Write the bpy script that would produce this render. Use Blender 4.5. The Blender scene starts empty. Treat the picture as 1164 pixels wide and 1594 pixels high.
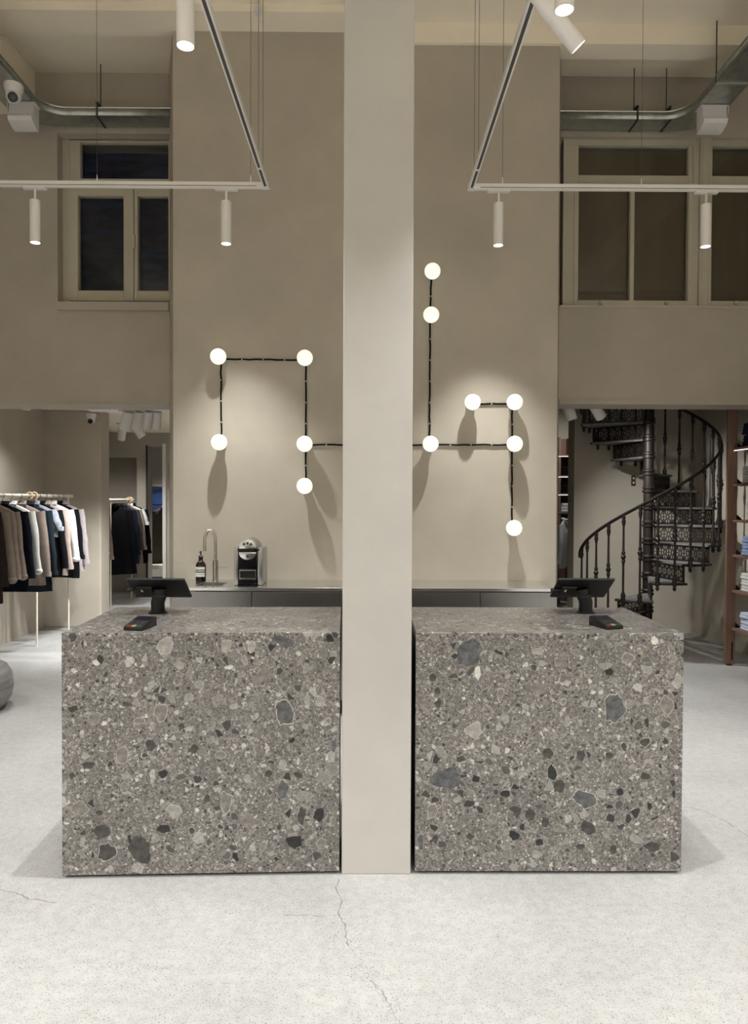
import bpy, bmesh, math, random
from mathutils import Vector, Matrix, Euler
random.seed(7)
scene = bpy.context.scene
COL = scene.collection
PI = math.pi
def R(d): return math.radians(d)

# ------------------------------------------------------------------ camera
FPX, W_, H_ = 1130.0, 1164.0, 1594.0
CAMZ = 1.47
cam_d = bpy.data.cameras.new('camera'); cam = bpy.data.objects.new('camera', cam_d); COL.objects.link(cam)
cam_d.sensor_fit = 'VERTICAL'; cam_d.sensor_height = 36.0; cam_d.lens = FPX / H_ * 36.0
cam_d.clip_start = 0.05
CR = (Matrix.Rotation(-math.atan(7/FPX), 4, 'Z') @ Matrix.Rotation(PI/2 - math.atan(20/FPX), 4, 'X')
      @ Matrix.Rotation(R(0.22), 4, 'Z'))
cam.matrix_world = Matrix.Translation((0, 0, CAMZ)) @ CR
scene.camera = cam
def ray(px, py): return CR.to_3x3() @ Vector(((px - 582)/FPX, -(py - 797)/FPX, -1.0))
def at(px, py, Y):                      # pixel seen at depth Y -> point
    d = ray(px, py); return Vector((0, 0, CAMZ)) + d * (Y / d.y)
def atz(px, py, Z):                     # pixel seen on height Z -> point
    d = ray(px, py); return Vector((0, 0, CAMZ)) + d * ((Z - CAMZ) / d.z)

# ------------------------------------------------------------------ world, exposure
w = bpy.data.worlds.new('night'); scene.world = w; w.use_nodes = True
w.node_tree.nodes['Background'].inputs[0].default_value = (0.06, 0.09, 0.2, 1)
w.node_tree.nodes['Background'].inputs[1].default_value = 0.22
vs = scene.view_settings
vs.view_transform = 'Standard'; vs.look = 'None'; vs.exposure = 0.20; vs.gamma = 1.0; vs.use_curve_mapping = False
LAMP = (1.0, 1.0, 0.985)
POWER = 1.0

# ------------------------------------------------------------------ materials
M = {}
def mat(name, col, rough=0.6, metal=0.0, var=0.0, vscale=6.0, bump=0.0, bscale=60.0, emit=0.0, stretch=None, spec=None, sheen=0.0):
    m = bpy.data.materials.new(name); m.use_nodes = True; M[name] = m
    nt = m.node_tree; b = nt.nodes['Principled BSDF']
    b.inputs['Base Color'].default_value = (*col, 1); b.inputs['Roughness'].default_value = rough
    b.inputs['Metallic'].default_value = metal
    if spec is not None: b.inputs['Specular IOR Level'].default_value = spec
    if sheen: b.inputs['Sheen Weight'].default_value = sheen
    if emit:
        b.inputs['Emission Color'].default_value = (*col, 1); b.inputs['Emission Strength'].default_value = emit
    if var or bump:
        tc = nt.nodes.new('ShaderNodeTexCoord'); mp = nt.nodes.new('ShaderNodeMapping')
        nt.links.new(tc.outputs['Object'], mp.inputs[0])
        if stretch: mp.inputs['Scale'].default_value = stretch
    if var:
        n = nt.nodes.new('ShaderNodeTexNoise'); n.inputs['Scale'].default_value = vscale
        n.inputs['Detail'].default_value = 5; n.inputs['Roughness'].default_value = 0.6
        nt.links.new(mp.outputs[0], n.inputs['Vector'])
        r = nt.nodes.new('ShaderNodeValToRGB')
        r.color_ramp.elements[0].position = 0.3; r.color_ramp.elements[1].position = 0.7
        r.color_ramp.elements[0].color = (*[c*(1-var) for c in col], 1)
        r.color_ramp.elements[1].color = (*[min(1, c*(1+var)) for c in col], 1)
        nt.links.new(n.outputs['Fac'], r.inputs[0]); nt.links.new(r.outputs[0], b.inputs['Base Color'])
    if bump:
        n2 = nt.nodes.new('ShaderNodeTexNoise'); n2.inputs['Scale'].default_value = bscale
        n2.inputs['Detail'].default_value = 3
        nt.links.new(mp.outputs[0], n2.inputs['Vector'])
        bp = nt.nodes.new('ShaderNodeBump'); bp.inputs['Strength'].default_value = bump; bp.inputs['Distance'].default_value = 0.01
        nt.links.new(n2.outputs['Fac'], bp.inputs['Height']); nt.links.new(bp.outputs[0], b.inputs['Normal'])
    return m
mat('plaster', (0.43, 0.39, 0.325), 0.75, var=0.085, vscale=2.2, bump=0.06, bscale=9)
mat('plaster_pillar', (0.485, 0.47, 0.44), 0.72, var=0.07, vscale=2.2, bump=0.08, bscale=14)
mat('plaster_ceiling', (0.88, 0.80, 0.66), 0.8, var=0.03, vscale=2, bump=0.04, bscale=5)
mat('window_paint', (0.48, 0.445, 0.355), 0.5, var=0.04, vscale=5)
mat('white_metal', (0.80, 0.78, 0.75), 0.4)
mat('white_plastic', (0.72, 0.70, 0.70), 0.45)
mat('slot_dark', (0.06, 0.055, 0.05), 0.5)
mat('wire', (0.13, 0.12, 0.10), 0.5, 0.5)
mat('strip', (1.0, 0.95, 0.88), 0.4, emit=1.6)
mat('lens', (1.0, 0.97, 0.92), 0.4, emit=6.0)
mat('globe', (1.0, 0.97, 0.84), 0.25, emit=0.62)
mat('cable', (0.006, 0.005, 0.006), 0.8, spec=0.1)
mat('clip', (0.55, 0.50, 0.47), 0.4)
mat('galvanised', (0.46, 0.48, 0.46), 0.38, 0.9, var=0.18, vscale=14)
mat('galvanised_edge', (0.62, 0.63, 0.60), 0.3, 0.9)
mat('dark_metal', (0.05, 0.05, 0.045), 0.45, 0.5)
mat('steel', (0.72, 0.72, 0.71), 0.22, 1.0, var=0.04, vscale=8, stretch=(1, 30, 30))
mat('steel_front', (0.33, 0.33, 0.33), 0.3, 1.0, var=0.06, vscale=1.5, stretch=(3, 1, 1))
mat('sink_steel', (0.26, 0.26, 0.25), 0.4, 0.5)
mat('tap_steel', (0.62, 0.59, 0.54), 0.22, 1.0)
mat('chrome', (0.75, 0.76, 0.78), 0.18, 0.9)
mat('machine_silver', (0.42, 0.43, 0.44), 0.3, 0.95)
mat('black', (0.004, 0.004, 0.005), 0.4)
mat('black_gloss', (0.006, 0.006, 0.007), 0.12)
mat('tablet_back', (0.006, 0.006, 0.007), 0.45)
mat('screen', (0.008, 0.008, 0.022), 0.12)
mat('key_red', (0.16, 0.018, 0.02), 0.4); mat('key_green', (0.015, 0.06, 0.03), 0.4)
mat('key_yellow', (0.25, 0.20, 0.13), 0.4); mat('key_grey', (0.03, 0.03, 0.03), 0.4)
mat('amber', (0.012, 0.006, 0.004), 0.12)
mat('paper', (0.75, 0.74, 0.66), 0.6); mat('paper_green', (0.52, 0.60, 0.50), 0.6)
mat('iron', (0.018, 0.012, 0.0105), 0.48, 0.25, var=0.35, vscale=20)
mat('tread_grey', (0.16, 0.155, 0.15), 0.5, 0.2, var=0.3, vscale=9)  # treads in a lighter grey than the iron
mat('wood', (0.20, 0.115, 0.082), 0.5, var=0.22, vscale=5, stretch=(9, 9, 0.8))
mat('hanger_wood', (0.62, 0.42, 0.25), 0.5)
mat('rail_white', (0.74, 0.70, 0.60), 0.4)
mat('stone_seat', (0.25, 0.24, 0.235), 0.45, var=0.3, vscale=5, stretch=(1, 1, 9))
mat('blind', (0.17, 0.125, 0.075), 0.8, var=0.14, vscale=2.5, stretch=(3, 1, 0.4))
mat('night_wall', (0.03, 0.045, 0.125), 0.9, var=0.75, vscale=4, stretch=(1, 1, 4))
mat('crack', (0.22, 0.205, 0.19), 0.9)
mat('pit', (0.17, 0.16, 0.15), 0.9)
mat('mirror', (0.82, 0.83, 0.80), 0.02, 1.0)
mat('sign_blue', (0.02, 0.05, 0.14), 0.5, emit=0.25)
mat('gap_black', (0.006, 0.005, 0.005), 0.7)
mat('wood_panel', (0.055, 0.032, 0.026), 0.45, var=0.15, vscale=6)
mat('switch_brown', (0.05, 0.03, 0.025), 0.5)

def glass():
    m = bpy.data.materials.new('glass'); m.use_nodes = True; M['glass'] = m
    nt = m.node_tree; nt.nodes.remove(nt.nodes['Principled BSDF'])
    out = nt.nodes['Material Output']
    t = nt.nodes.new('ShaderNodeBsdfTransparent'); g = nt.nodes.new('ShaderNodeBsdfGlossy')
    t.inputs[0].default_value = (0.9, 0.92, 0.92, 1); g.inputs['Roughness'].default_value = 0.03
    f = nt.nodes.new('ShaderNodeFresnel'); f.inputs[0].default_value = 1.35
    mx = nt.nodes.new('ShaderNodeMixShader')
    nt.links.new(f.outputs[0], mx.inputs[0]); nt.links.new(t.outputs[0], mx.inputs[1]); nt.links.new(g.outputs[0], mx.inputs[2])
    nt.links.new(mx.outputs[0], out.inputs[0])
glass()

def floor_mat():
    m = mat('concrete', (0.60, 0.585, 0.54), 0.5)
    nt = m.node_tree; b = nt.nodes['Principled BSDF']; L = nt.links.new
    tc = nt.nodes.new('ShaderNodeTexCoord')
    def noise(s, d=6, r=0.6):
        n = nt.nodes.new('ShaderNodeTexNoise'); n.inputs['Scale'].default_value = s
        n.inputs['Detail'].default_value = d; n.inputs['Roughness'].default_value = r
        L(tc.outputs['Object'], n.inputs['Vector']); return n
    def ramp(src, p0, c0, p1, c1):
        r = nt.nodes.new('ShaderNodeValToRGB'); e = r.color_ramp.elements
        e[0].position = p0; e[0].color = (*c0, 1); e[1].position = p1; e[1].color = (*c1, 1)
        L(src, r.inputs[0]); return r
    base = ramp(noise(1.1).outputs['Fac'], 0.33, (0.405, 0.404, 0.398), 0.68, (0.515, 0.514, 0.507))
    fine = ramp(noise(26, 8, 0.75).outputs['Fac'], 0.36, (0.84, 0.835, 0.83), 0.58, (1, 1, 1))
    spk = ramp(noise(170, 2, 0.5).outputs['Fac'], 0.32, (0.45, 0.43, 0.41), 0.41, (1, 1, 1))
    m1 = nt.nodes.new('ShaderNodeMix'); m1.data_type = 'RGBA'; m1.blend_type = 'MULTIPLY'; m1.inputs[0].default_value = 1
    m2 = nt.nodes.new('ShaderNodeMix'); m2.data_type = 'RGBA'; m2.blend_type = 'MULTIPLY'; m2.inputs[0].default_value = 1
    L(base.outputs[0], m1.inputs[6]); L(fine.outputs[0], m1.inputs[7])
    L(m1.outputs[2], m2.inputs[6]); L(spk.outputs[0], m2.inputs[7]); L(m2.outputs[2], b.inputs['Base Color'])
    rr = ramp(noise(3).outputs['Fac'], 0.3, (0.38,)*3, 0.7, (0.6,)*3); L(rr.outputs[0], b.inputs['Roughness'])
floor_mat()

def ceppo():
    m = mat('ceppo_stone', (0.2, 0.19, 0.17), 0.3)
    nt = m.node_tree; b = nt.nodes['Principled BSDF']; L = nt.links.new; N = nt.nodes.new
    tc = N('ShaderNodeTexCoord')
    nz = N('ShaderNodeTexNoise'); nz.inputs['Scale'].default_value = 22; nz.inputs['Detail'].default_value = 3
    L(tc.outputs['Object'], nz.inputs['Vector'])
    vm = N('ShaderNodeVectorMath'); vm.operation = 'MULTIPLY_ADD'
    vm.inputs[1].default_value = (0.018,)*3
    L(nz.outputs['Color'], vm.inputs[0]); L(tc.outputs['Object'], vm.inputs[2])
    def ramp(src, stops, interp='LINEAR'):
        r = N('ShaderNodeValToRGB'); r.color_ramp.interpolation = interp; e = r.color_ramp.elements
        while len(e) < len(stops): e.new(0.5)
        for i, (p, c) in enumerate(stops):
            e[i].position = p; e[i].color = (*c, 1) if isinstance(c, tuple) else (c, c, c, 1)
        L(src, r.inputs[0]); return r.outputs[0]
    def mix(fac, a, c, mode='MIX'):
        x = N('ShaderNodeMix'); x.data_type = 'RGBA'; x.blend_type = mode
        if isinstance(fac, float): x.inputs[0].default_value = fac
        else: L(fac, x.inputs[0])
        L(a, x.inputs[6]); L(c, x.inputs[7]); return x.outputs[2]
    def math_(op, a, c):
        x = N('ShaderNodeMath'); x.operation = op
        for i, v in enumerate((a, c)):
            if isinstance(v, float): x.inputs[i].default_value = v
            else: L(v, x.inputs[i])
        return x.outputs[0]
    base_n = N('ShaderNodeTexNoise'); base_n.inputs['Scale'].default_value = 90; base_n.inputs['Detail'].default_value = 6
    base_n.inputs['Roughness'].default_value = 0.75; L(tc.outputs['Object'], base_n.inputs['Vector'])
    col = ramp(base_n.outputs['Fac'], [(0.34, (0.085, 0.078, 0.072)), (0.52, (0.185, 0.172, 0.16)), (0.68, (0.34, 0.325, 0.305))])
    def layer(col, scale, keep, inset, stops, rim, rimw, off):
        ad = N('ShaderNodeVectorMath'); ad.operation = 'ADD'; ad.inputs[1].default_value = off
        L(vm.outputs[0], ad.inputs[0])
        va = N('ShaderNodeTexVoronoi'); va.inputs['Scale'].default_value = scale
        ve = N('ShaderNodeTexVoronoi'); ve.feature = 'DISTANCE_TO_EDGE'; ve.inputs['Scale'].default_value = scale
        L(ad.outputs[0], va.inputs['Vector']); L(ad.outputs[0], ve.inputs['Vector'])
        sp = N('ShaderNodeSeparateColor'); L(va.outputs['Color'], sp.inputs[0])
        sel = math_('GREATER_THAN', sp.outputs[0], 1 - keep)
        ins = math_('MULTIPLY_ADD', sp.outputs[2], 0.16); nt.nodes[-1].inputs[2].default_value = inset
        inside = math_('GREATER_THAN', ve.outputs['Distance'], ins)
        core = math_('GREATER_THAN', ve.outputs['Distance'], math_('ADD', ins, rimw))
        tone = ramp(sp.outputs[1], stops)
        mot = ramp(base_n.outputs['Fac'], [(0.35, 0.62), (0.65, 1.25)])
        tone = mix(1.0, tone, mot, 'MULTIPLY')
        rc = N('ShaderNodeRGB'); rc.outputs[0].default_value = (*rim, 1)
        edge = mix(0.55, tone, rc.outputs[0])
        chip = mix(core, edge, tone)
        return mix(math_('MULTIPLY', sel, inside), col, chip)
    T = [(0.0, (0.035, 0.031, 0.03)), (0.35, (0.14, 0.128, 0.118)), (0.6, (0.21, 0.196, 0.182)), (0.85, (0.31, 0.295, 0.272)), (1.0, (0.60, 0.585, 0.55))]
    T2 = [(0.0, (0.022, 0.021, 0.021)), (0.3, (0.09, 0.083, 0.079)), (0.6, (0.155, 0.146, 0.138)), (0.85, (0.26, 0.25, 0.235)), (1.0, (0.46, 0.45, 0.42))]
    col = mix(1.0, col, ramp(base_n.outputs['Fac'], [(0.0, 0.86), (1.0, 0.86)]), 'MULTIPLY')
    col = layer(col, 135.0, 0.8, 0.02, T, (0.3, 0.28, 0.25), 0.05, (0.3, 1.7, 0.2))
    col = layer(col, 66.0, 0.50, 0.03, T, (0.46, 0.44, 0.41), 0.06, (2.1, 0.4, 5.2))
    col = layer(col, 29.0, 0.30, 0.05, T2, (0.44, 0.42, 0.39), 0.05, (7.7, 3.3, 1.2))
    big = N('ShaderNodeTexNoise'); big.inputs['Scale'].default_value = 5; big.inputs['Detail'].default_value = 4
    L(tc.outputs['Object'], big.inputs['Vector'])
    col = mix(1.0, col, ramp(big.outputs['Fac'], [(0.3, 0.78), (0.7, 1.06)]), 'MULTIPLY')
    L(col, b.inputs['Base Color'])
ceppo()
def chip_mat(name, col, var=0.25): mat(name, col, 0.3, var=min(.75, var*1.9), vscale=38)
chip_mat('chip_white', (0.58, 0.565, 0.52), 0.12); chip_mat('chip_light', (0.30, 0.285, 0.26), 0.2)
chip_mat('chip_mid', (0.185, 0.17, 0.155), 0.25); chip_mat('chip_blue', (0.088, 0.090, 0.094), 0.35)
chip_mat('chip_dark', (0.052, 0.048, 0.045), 0.35); chip_mat('chip_black', (0.017, 0.017, 0.018), 0.4)
chip_mat('chip_rim', (0.40, 0.385, 0.355), 0.15)

# ------------------------------------------------------------------ mesh builder
class MB:
    def __init__(s): s.v = []; s.f = []; s.mi = []; s.cur = 0
    def add(s, vs, fs):
        o = len(s.v); s.v += [tuple(p) for p in vs]
        for f in fs: s.f.append(tuple(i + o for i in f)); s.mi.append(s.cur)
    def box(s, x0, x1, y0, y1, z0, z1):
        vs = [(x, y, z) for x in (x0, x1) for y in (y0, y1) for z in (z0, z1)]
        s.add(vs, [(0,1,3,2), (4,6,7,5), (0,4,5,1), (2,3,7,6), (0,2,6,4), (1,5,7,3)]); return s
    def tube(s, pts, r, n=8, cap=True, flat=None):
        pts = [Vector(p) for p in pts]; k = len(pts)
        rs = r if isinstance(r, (list, tuple)) else [r]*k
        d0 = (pts[1] - pts[0]).normalized()
        up = Vector((0,0,1)) if abs(d0.z) < 0.9 else Vector((0,1,0))
        a = d0.cross(up).normalized(); vs = []
        for i, p in enumerate(pts):
            d = (pts[min(i+1, k-1)] - pts[max(i-1, 0)]).normalized()
            a = (a - d * a.dot(d)).normalized(); b = d.cross(a)
            fl = flat or (1, 1)
            for j in range(n):
                t = 2*PI*j/n; vs.append(p + a*(math.cos(t)*rs[i]*fl[0]) + b*(math.sin(t)*rs[i]*fl[1]))
        fs = [(i*n+j, i*n+(j+1)%n, (i+1)*n+(j+1)%n, (i+1)*n+j) for i in range(k-1) for j in range(n)]
        if cap: fs += [tuple(range(n))[::-1], tuple((k-1)*n+j for j in range(n))]
        s.add(vs, fs); return s
    def lathe(s, prof, n=24, c=(0,0,0), cap=True):
        vs = [(c[0]+r*math.cos(2*PI*j/n), c[1]+r*math.sin(2*PI*j/n), c[2]+z) for r, z in prof for j in range(n)]
        k = len(prof)
        fs = [(i*n+j, i*n+(j+1)%n, (i+1)*n+(j+1)%n, (i+1)*n+j) for i in range(k-1) for j in range(n)]
        if cap: fs += [tuple(range(n))[::-1], tuple((k-1)*n+j for j in range(n))]
        s.add(vs, fs); return s
    def prism(s, poly, a, b, axis='y'):     # poly of 2D points extruded along axis
        n = len(poly)
        def P(p, t): return {'y': (p[0], t, p[1]), 'x': (t, p[0], p[1]), 'z': (p[0], p[1], t)}[axis]
        vs = [P(p, a) for p in poly] + [P(p, b) for p in poly]
        fs = [tuple(range(n)), tuple(range(2*n-1, n-1, -1))] + [(i, n+i, n+(i+1)%n, (i+1)%n) for i in range(n)]
        s.add(vs, fs); return s
    def sphere(s, c, r, n=20, m=12, sc=(1,1,1)):
        prof = [(max(1e-4, r*math.sin(PI*i/m)), -r*math.cos(PI*i/m)) for i in range(m+1)]
        o = len(s.v); s.lathe(prof, n)
        for i in range(o, len(s.v)):
            p = s.v[i]; s.v[i] = (c[0]+p[0]*sc[0], c[1]+p[1]*sc[1], c[2]+p[2]*sc[2])
        return s
    def xf(s, mtx, start=0):
        for i in range(start, len(s.v)): s.v[i] = tuple(mtx @ Vector(s.v[i]))
        return s
    def mesh(s, name, mats, smooth=False, bevel=0, rnd=False):
        me = bpy.data.meshes.new(name); me.from_pydata(s.v, [], s.f)
        for mm in (mats if isinstance(mats, (list, tuple)) else [mats]): me.materials.append(M[mm])
        for i, p in enumerate(me.polygons): p.material_index = s.mi[i]
        bm = bmesh.new(); bm.from_mesh(me); bmesh.ops.recalc_face_normals(bm, faces=bm.faces)
        if bevel:
            es = [e for e in bm.edges if len(e.link_faces) == 2 and e.calc_face_angle(0) > 0.6]
            bmesh.ops.bevel(bm, geom=es, offset=bevel, segments=2, affect='EDGES', profile=0.6)
        bm.to_mesh(me); bm.free()
        if smooth:
            me.polygons.foreach_set('use_smooth', [True]*len(me.polygons)); me.set_sharp_from_angle(angle=R(40))
        return me
    def build(s, name, mats, parent=None, smooth=False, bevel=0, loc=(0,0,0)):
        return link(name, s.mesh(name, mats, smooth, bevel), parent, loc)
def link(name, me, parent=None, loc=(0,0,0), rot=(0,0,0)):
    o = bpy.data.objects.new(name, me); COL.objects.link(o); o.parent = parent; o.location = loc; o.rotation_euler = rot; return o
def tag(o, label=None, cat=None, group=None, kind=None):
    if label: o['label'] = label
    if cat: o['category'] = cat
    if group: o['group'] = group
    if kind: o['kind'] = kind
    return o
def thing(name, label, cat, loc=(0,0,0), rot=(0,0,0), group=None):
    o = bpy.data.objects.new(name, None); COL.objects.link(o); o.location = loc; o.rotation_euler = rot
    o.empty_display_size = 0.1
    return tag(o, label, cat, group)
def struct(o, label=None, cat=None): return tag(o, label, cat, None, 'structure')

# ------------------------------------------------------------------ setting
YW = 5.38          # plaster wall behind the counter
YB = 6.0           # wall with the high windows
YB2 = 6.34
XL, XR, YF = -3.67, 3.62, -3.6
ZC = 4.94
LZ = at(60, 629, YB).z           # lintel height left
LZR = at(1000, 629, YB).z
struct(MB().box(-6, 6, YF-.2, 13, -0.2, 0).build('floor', 'concrete'), 'pale polished concrete floor with fine cracks', 'floor')
FLOOR = bpy.data.objects['floor']
cl = MB().box(XL-.1, XR+.1, YF-.2, YB+.2, ZC, ZC+.15).build('ceiling', 'plaster_ceiling')
struct(cl, 'high plastered ceiling above the counters', 'ceiling')
MB().box(XL, 0.03, 5.16, 5.44, 4.888, ZC+.02).build('ceiling_beam', 'plaster_ceiling', cl)
MB().box(0.03, XR, 5.35, 5.535, 4.80, ZC+.02).build('ceiling_beam', 'plaster_ceiling', cl)
MB().box(XL, -2.74, YF, YB, 4.60, ZC+.02).build('ceiling_beam', 'plaster_ceiling', cl)
# plaster wall block behind the counter, splayed sides
bl, br = at(269.5, 500, YW).x, at(868, 500, YW).x
bl2, br2 = at(263, 700, YB).x, at(869.5, 700, YB).x
BW = MB().prism([(bl, YW), (br, YW), (br2, YB+.02), (br2, 12), (bl2, 12), (bl2, YB+.02)], 0, 5.0, 'z').build('wall_center', 'plaster')
struct(BW, 'tall greige plaster wall behind the steel counter', 'wall')
PIL = MB().box(at(533.5, 700, 2.82).x, at(642, 700, 2.82).x, 2.82, 3.16, 0, ZC+.03).build('pillar', 'plaster_pillar', bevel=0.004)
struct(PIL, 'square greige plaster pillar between the two stone desks', 'pillar')

# back wall left (window hole) and right
wl0 = at(90, 480, YB).x; wz0 = at(150, 472, YB).z; wz1 = 4.45; wl1 = bl2
mb = MB()
mb.box(XL, wl0, YB, YB2, LZ, 4.97); mb.box(wl0, bl2+.02, YB, YB2, LZ, wz0); mb.box(wl0, bl2+.02, YB, YB2, wz1, 4.97)
struct(mb.build('wall_back_left', 'plaster'), 'upper plaster wall with the dark window on the left', 'wall')
rz0 = at(960, 477, YB).z; rz1 = 4.45; rx1 = 3.55
mb = MB()
mb.box(br2-.02, XR, YB, YB2, LZR, rz0); mb.box(br2-.02, XR, YB, YB2, rz1, 4.97); mb.box(rx1, XR, YB, YB2, rz0, rz1)
struct(mb.build('wall_back_right', 'plaster'), 'upper plaster wall with the brown windows on the right', 'wall')
struct(MB().box(XL, bl2, YB-.012, YB, LZ-.004, LZ+.012).build('trim_1', 'plaster'), 'thin edge trim along the left opening', 'trim')
struct(MB().box(br2, XR, YB-.012, YB, LZR-.004, LZR+.03).build('trim_2', 'plaster'), 'thin edge trim along the right opening', 'trim')
# outer shell
struct(MB().box(XL-.2, XL, YF, 8.3, 0, 5.0).build('wall_left', 'plaster'), 'left plaster wall of the shop', 'wall')
struct(MB().box(XR, XR+.2, YF, 8.3, 0, 5.0).build('wall_right', 'plaster'), 'right plaster wall of the shop', 'wall')
struct(MB().box(XL-.2, XR+.2, YF-.2, YF, 0, 5.0).build('wall_front', 'plaster'), 'plaster wall behind the viewer', 'wall')

# left back room: near end wall, mirror built as an opening, reflected niche room modelled solid
RC = 2.46
c157 = at(157, 800, 8.22).x
struct(MB().box(XL-.2, c157, 8.22, 8.5, 0, RC).build('wall_rear_left', 'plaster', bevel=0.02), 'plaster wall end beside the clothes rail', 'wall')
struct(MB().box(XL-.2, bl2, YB2-.02, 12.6, RC, RC+.12).build('ceiling_left_room', 'plaster_ceiling'), 'low ceiling over the clothes rails', 'ceiling')
struct(MB().box(-4.6, -4.4, 8.4, 12.6, 0, RC).build('wall_far_left', 'plaster'), 'side plaster wall of the far room', 'wall')
YN = 11.0
nx1 = at(213, 800, YN).x; nz1 = at(190, 712, YN).z
dx0, dx1, dz1 = at(229, 800, YN).x, at(256, 800, YN).x, at(240, 695, YN).z
mb = MB()
mb.box(-4.5, nx1, YN, YN+.2, nz1, RC); mb.box(nx1, dx0, YN, YN+.06, 0, RC); mb.box(-4.5, nx1, YN+.45, YN+.6, 0, RC)
mb.box(dx0, dx1, YN, YN+.06, dz1, RC); mb.box(dx1, bl2+.1, YN, YN+.06, 0, RC); mb.box(nx1+.01, nx1+.1, YN+.06, YN+.44, 0, RC)
struct(mb.build('wall_far_back', 'plaster'), 'far plaster wall with a clothes niche and a tall mirror built as an opening', 'wall')
struct(MB().box(dx0-.012, dx0+.012, YN-.02, YN, 0, dz1+.02).build('trim_3', 'dark_metal'), 'dark metal edge of the far mirror opening', 'trim')
struct(MB().box(dx1-.02, dx1+.03, YN-.04, YN, 0, dz1+.04).build('trim_4', 'white_metal'), 'white frame edge of the far mirror opening', 'trim')

# right back room: stair alcove
YS = 8.05
c892 = at(893, 800, YS).x
struct(MB().box(c892, XR+.2, YS, YS+.25, 0, 3.4).build('wall_rear_right', 'plaster'), 'plaster wall behind the spiral staircase', 'wall')
struct(MB().box(br2-.02, XR+.2, YB2-.02, 11.2, 3.3, 3.42).build('ceiling_right_room', 'plaster_ceiling'), 'ceiling above the spiral staircase', 'ceiling')
struct(MB().box(br2-.02, XR+.2, 10.6, 10.8, 0, 3.35).build('wall_far_right', 'plaster'), 'plaster wall beyond the mirror gap beside the staircase', 'wall')
struct(MB().box(3.2, 3.4, 8.25, 10.7, 0, 3.35).build('wall_gap_right', 'plaster'), 'side wall beyond the mirror gap beside the staircase', 'wall')
# night courtyard seen through the left window
nw = MB().box(-6, 0, 7.6, 7.8, RC+.2, 7).build('wall_outside', 'night_wall')
struct(nw, 'dark blue stone wall outside at night', 'wall')

# ------------------------------------------------------------------ windows
def frame_rect(mb, x0, x1, z0, z1, y0, y1, wl, wr, wb, wt):
    mb.box(x0, x0+wl, y0, y1, z0, z1); mb.box(x1-wr, x1, y0, y1, z0, z1)
    mb.box(x0+wl, x1-wr, y0, y1, z0, z0+wb); mb.box(x0+wl, x1-wr, y0, y1, z1-wt, z1); return mb
YG = YB + 0.10
def wx(px, y=YG, py=380): return at(px, py, y).x
def wz(py, y=YG, px=200): return at(px, py, y).z
w1 = thing('window_1', 'dark casement window with transom high on the left wall', 'window', (0,0,0)); w1['kind'] = 'structure'
xo0, xo1 = wx(98), bl2
frame_rect(MB(), xo0-.02, xo1, wz0+.005, wz1, YG, YG+.12, wx(108)-xo0+.02, .03, .035, wz1-wz(200)).build('window_frame', 'window_paint', w1)
MB().box(xo0, xo1, YG-.005, YG+.1, wz(293), wz(279)).build('transom_bar', 'window_paint', w1)
ts = frame_rect(MB(), wx(108)-.01, xo1-.01, wz(280)-.005, wz(200)+.01, YG+.012, YG+.08, wx(124)-wx(108)+.01, .02, .02, wz(200)-wz(221)+.01).build('transom_sash', 'window_paint', w1, bevel=.003)
MB().box(wx(122), xo1-.02, YG+.05, YG+.055, wz(281), wz(218)).build('pane', 'glass', ts)
zs0, zs1 = wz(469), wz(291)
for a, b, ga, gb in ((107, 208.5, 122, 193), (209.5, 275, 215, 300)):
    xa, xb = wx(a), min(wx(b), xo1-.005); g0 = wx(ga); g1 = min(wx(gb), xb)
    s_ = frame_rect(MB(), xa, xb, zs0, zs1, YG-.012, YG+.06, g0-xa, max(.01, xb-g1), wz(453)-zs0, zs1-wz(306)).build('casement', 'window_paint', w1, bevel=.003)
    MB().box(g0-.01, max(g1, g0+.1)+.005, YG+.03, YG+.035, wz(456), wz(303)).build('pane', 'glass', s_)
h_ = MB(); h_.box(wx(207), wx(211), YG-.03, YG-.01, wz(388), wz(367)); h_.build('latch', 'window_paint', w1)
struct(MB().box(wl0-.0, bl2, YB-.03, YG+.1, wz(484, YB), wz0+.006).build('window_sill', 'plaster'), 'plaster sill under the dark left window', 'sill')
bpy.data.objects['window_sill'].name = 'trim_5'

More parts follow.
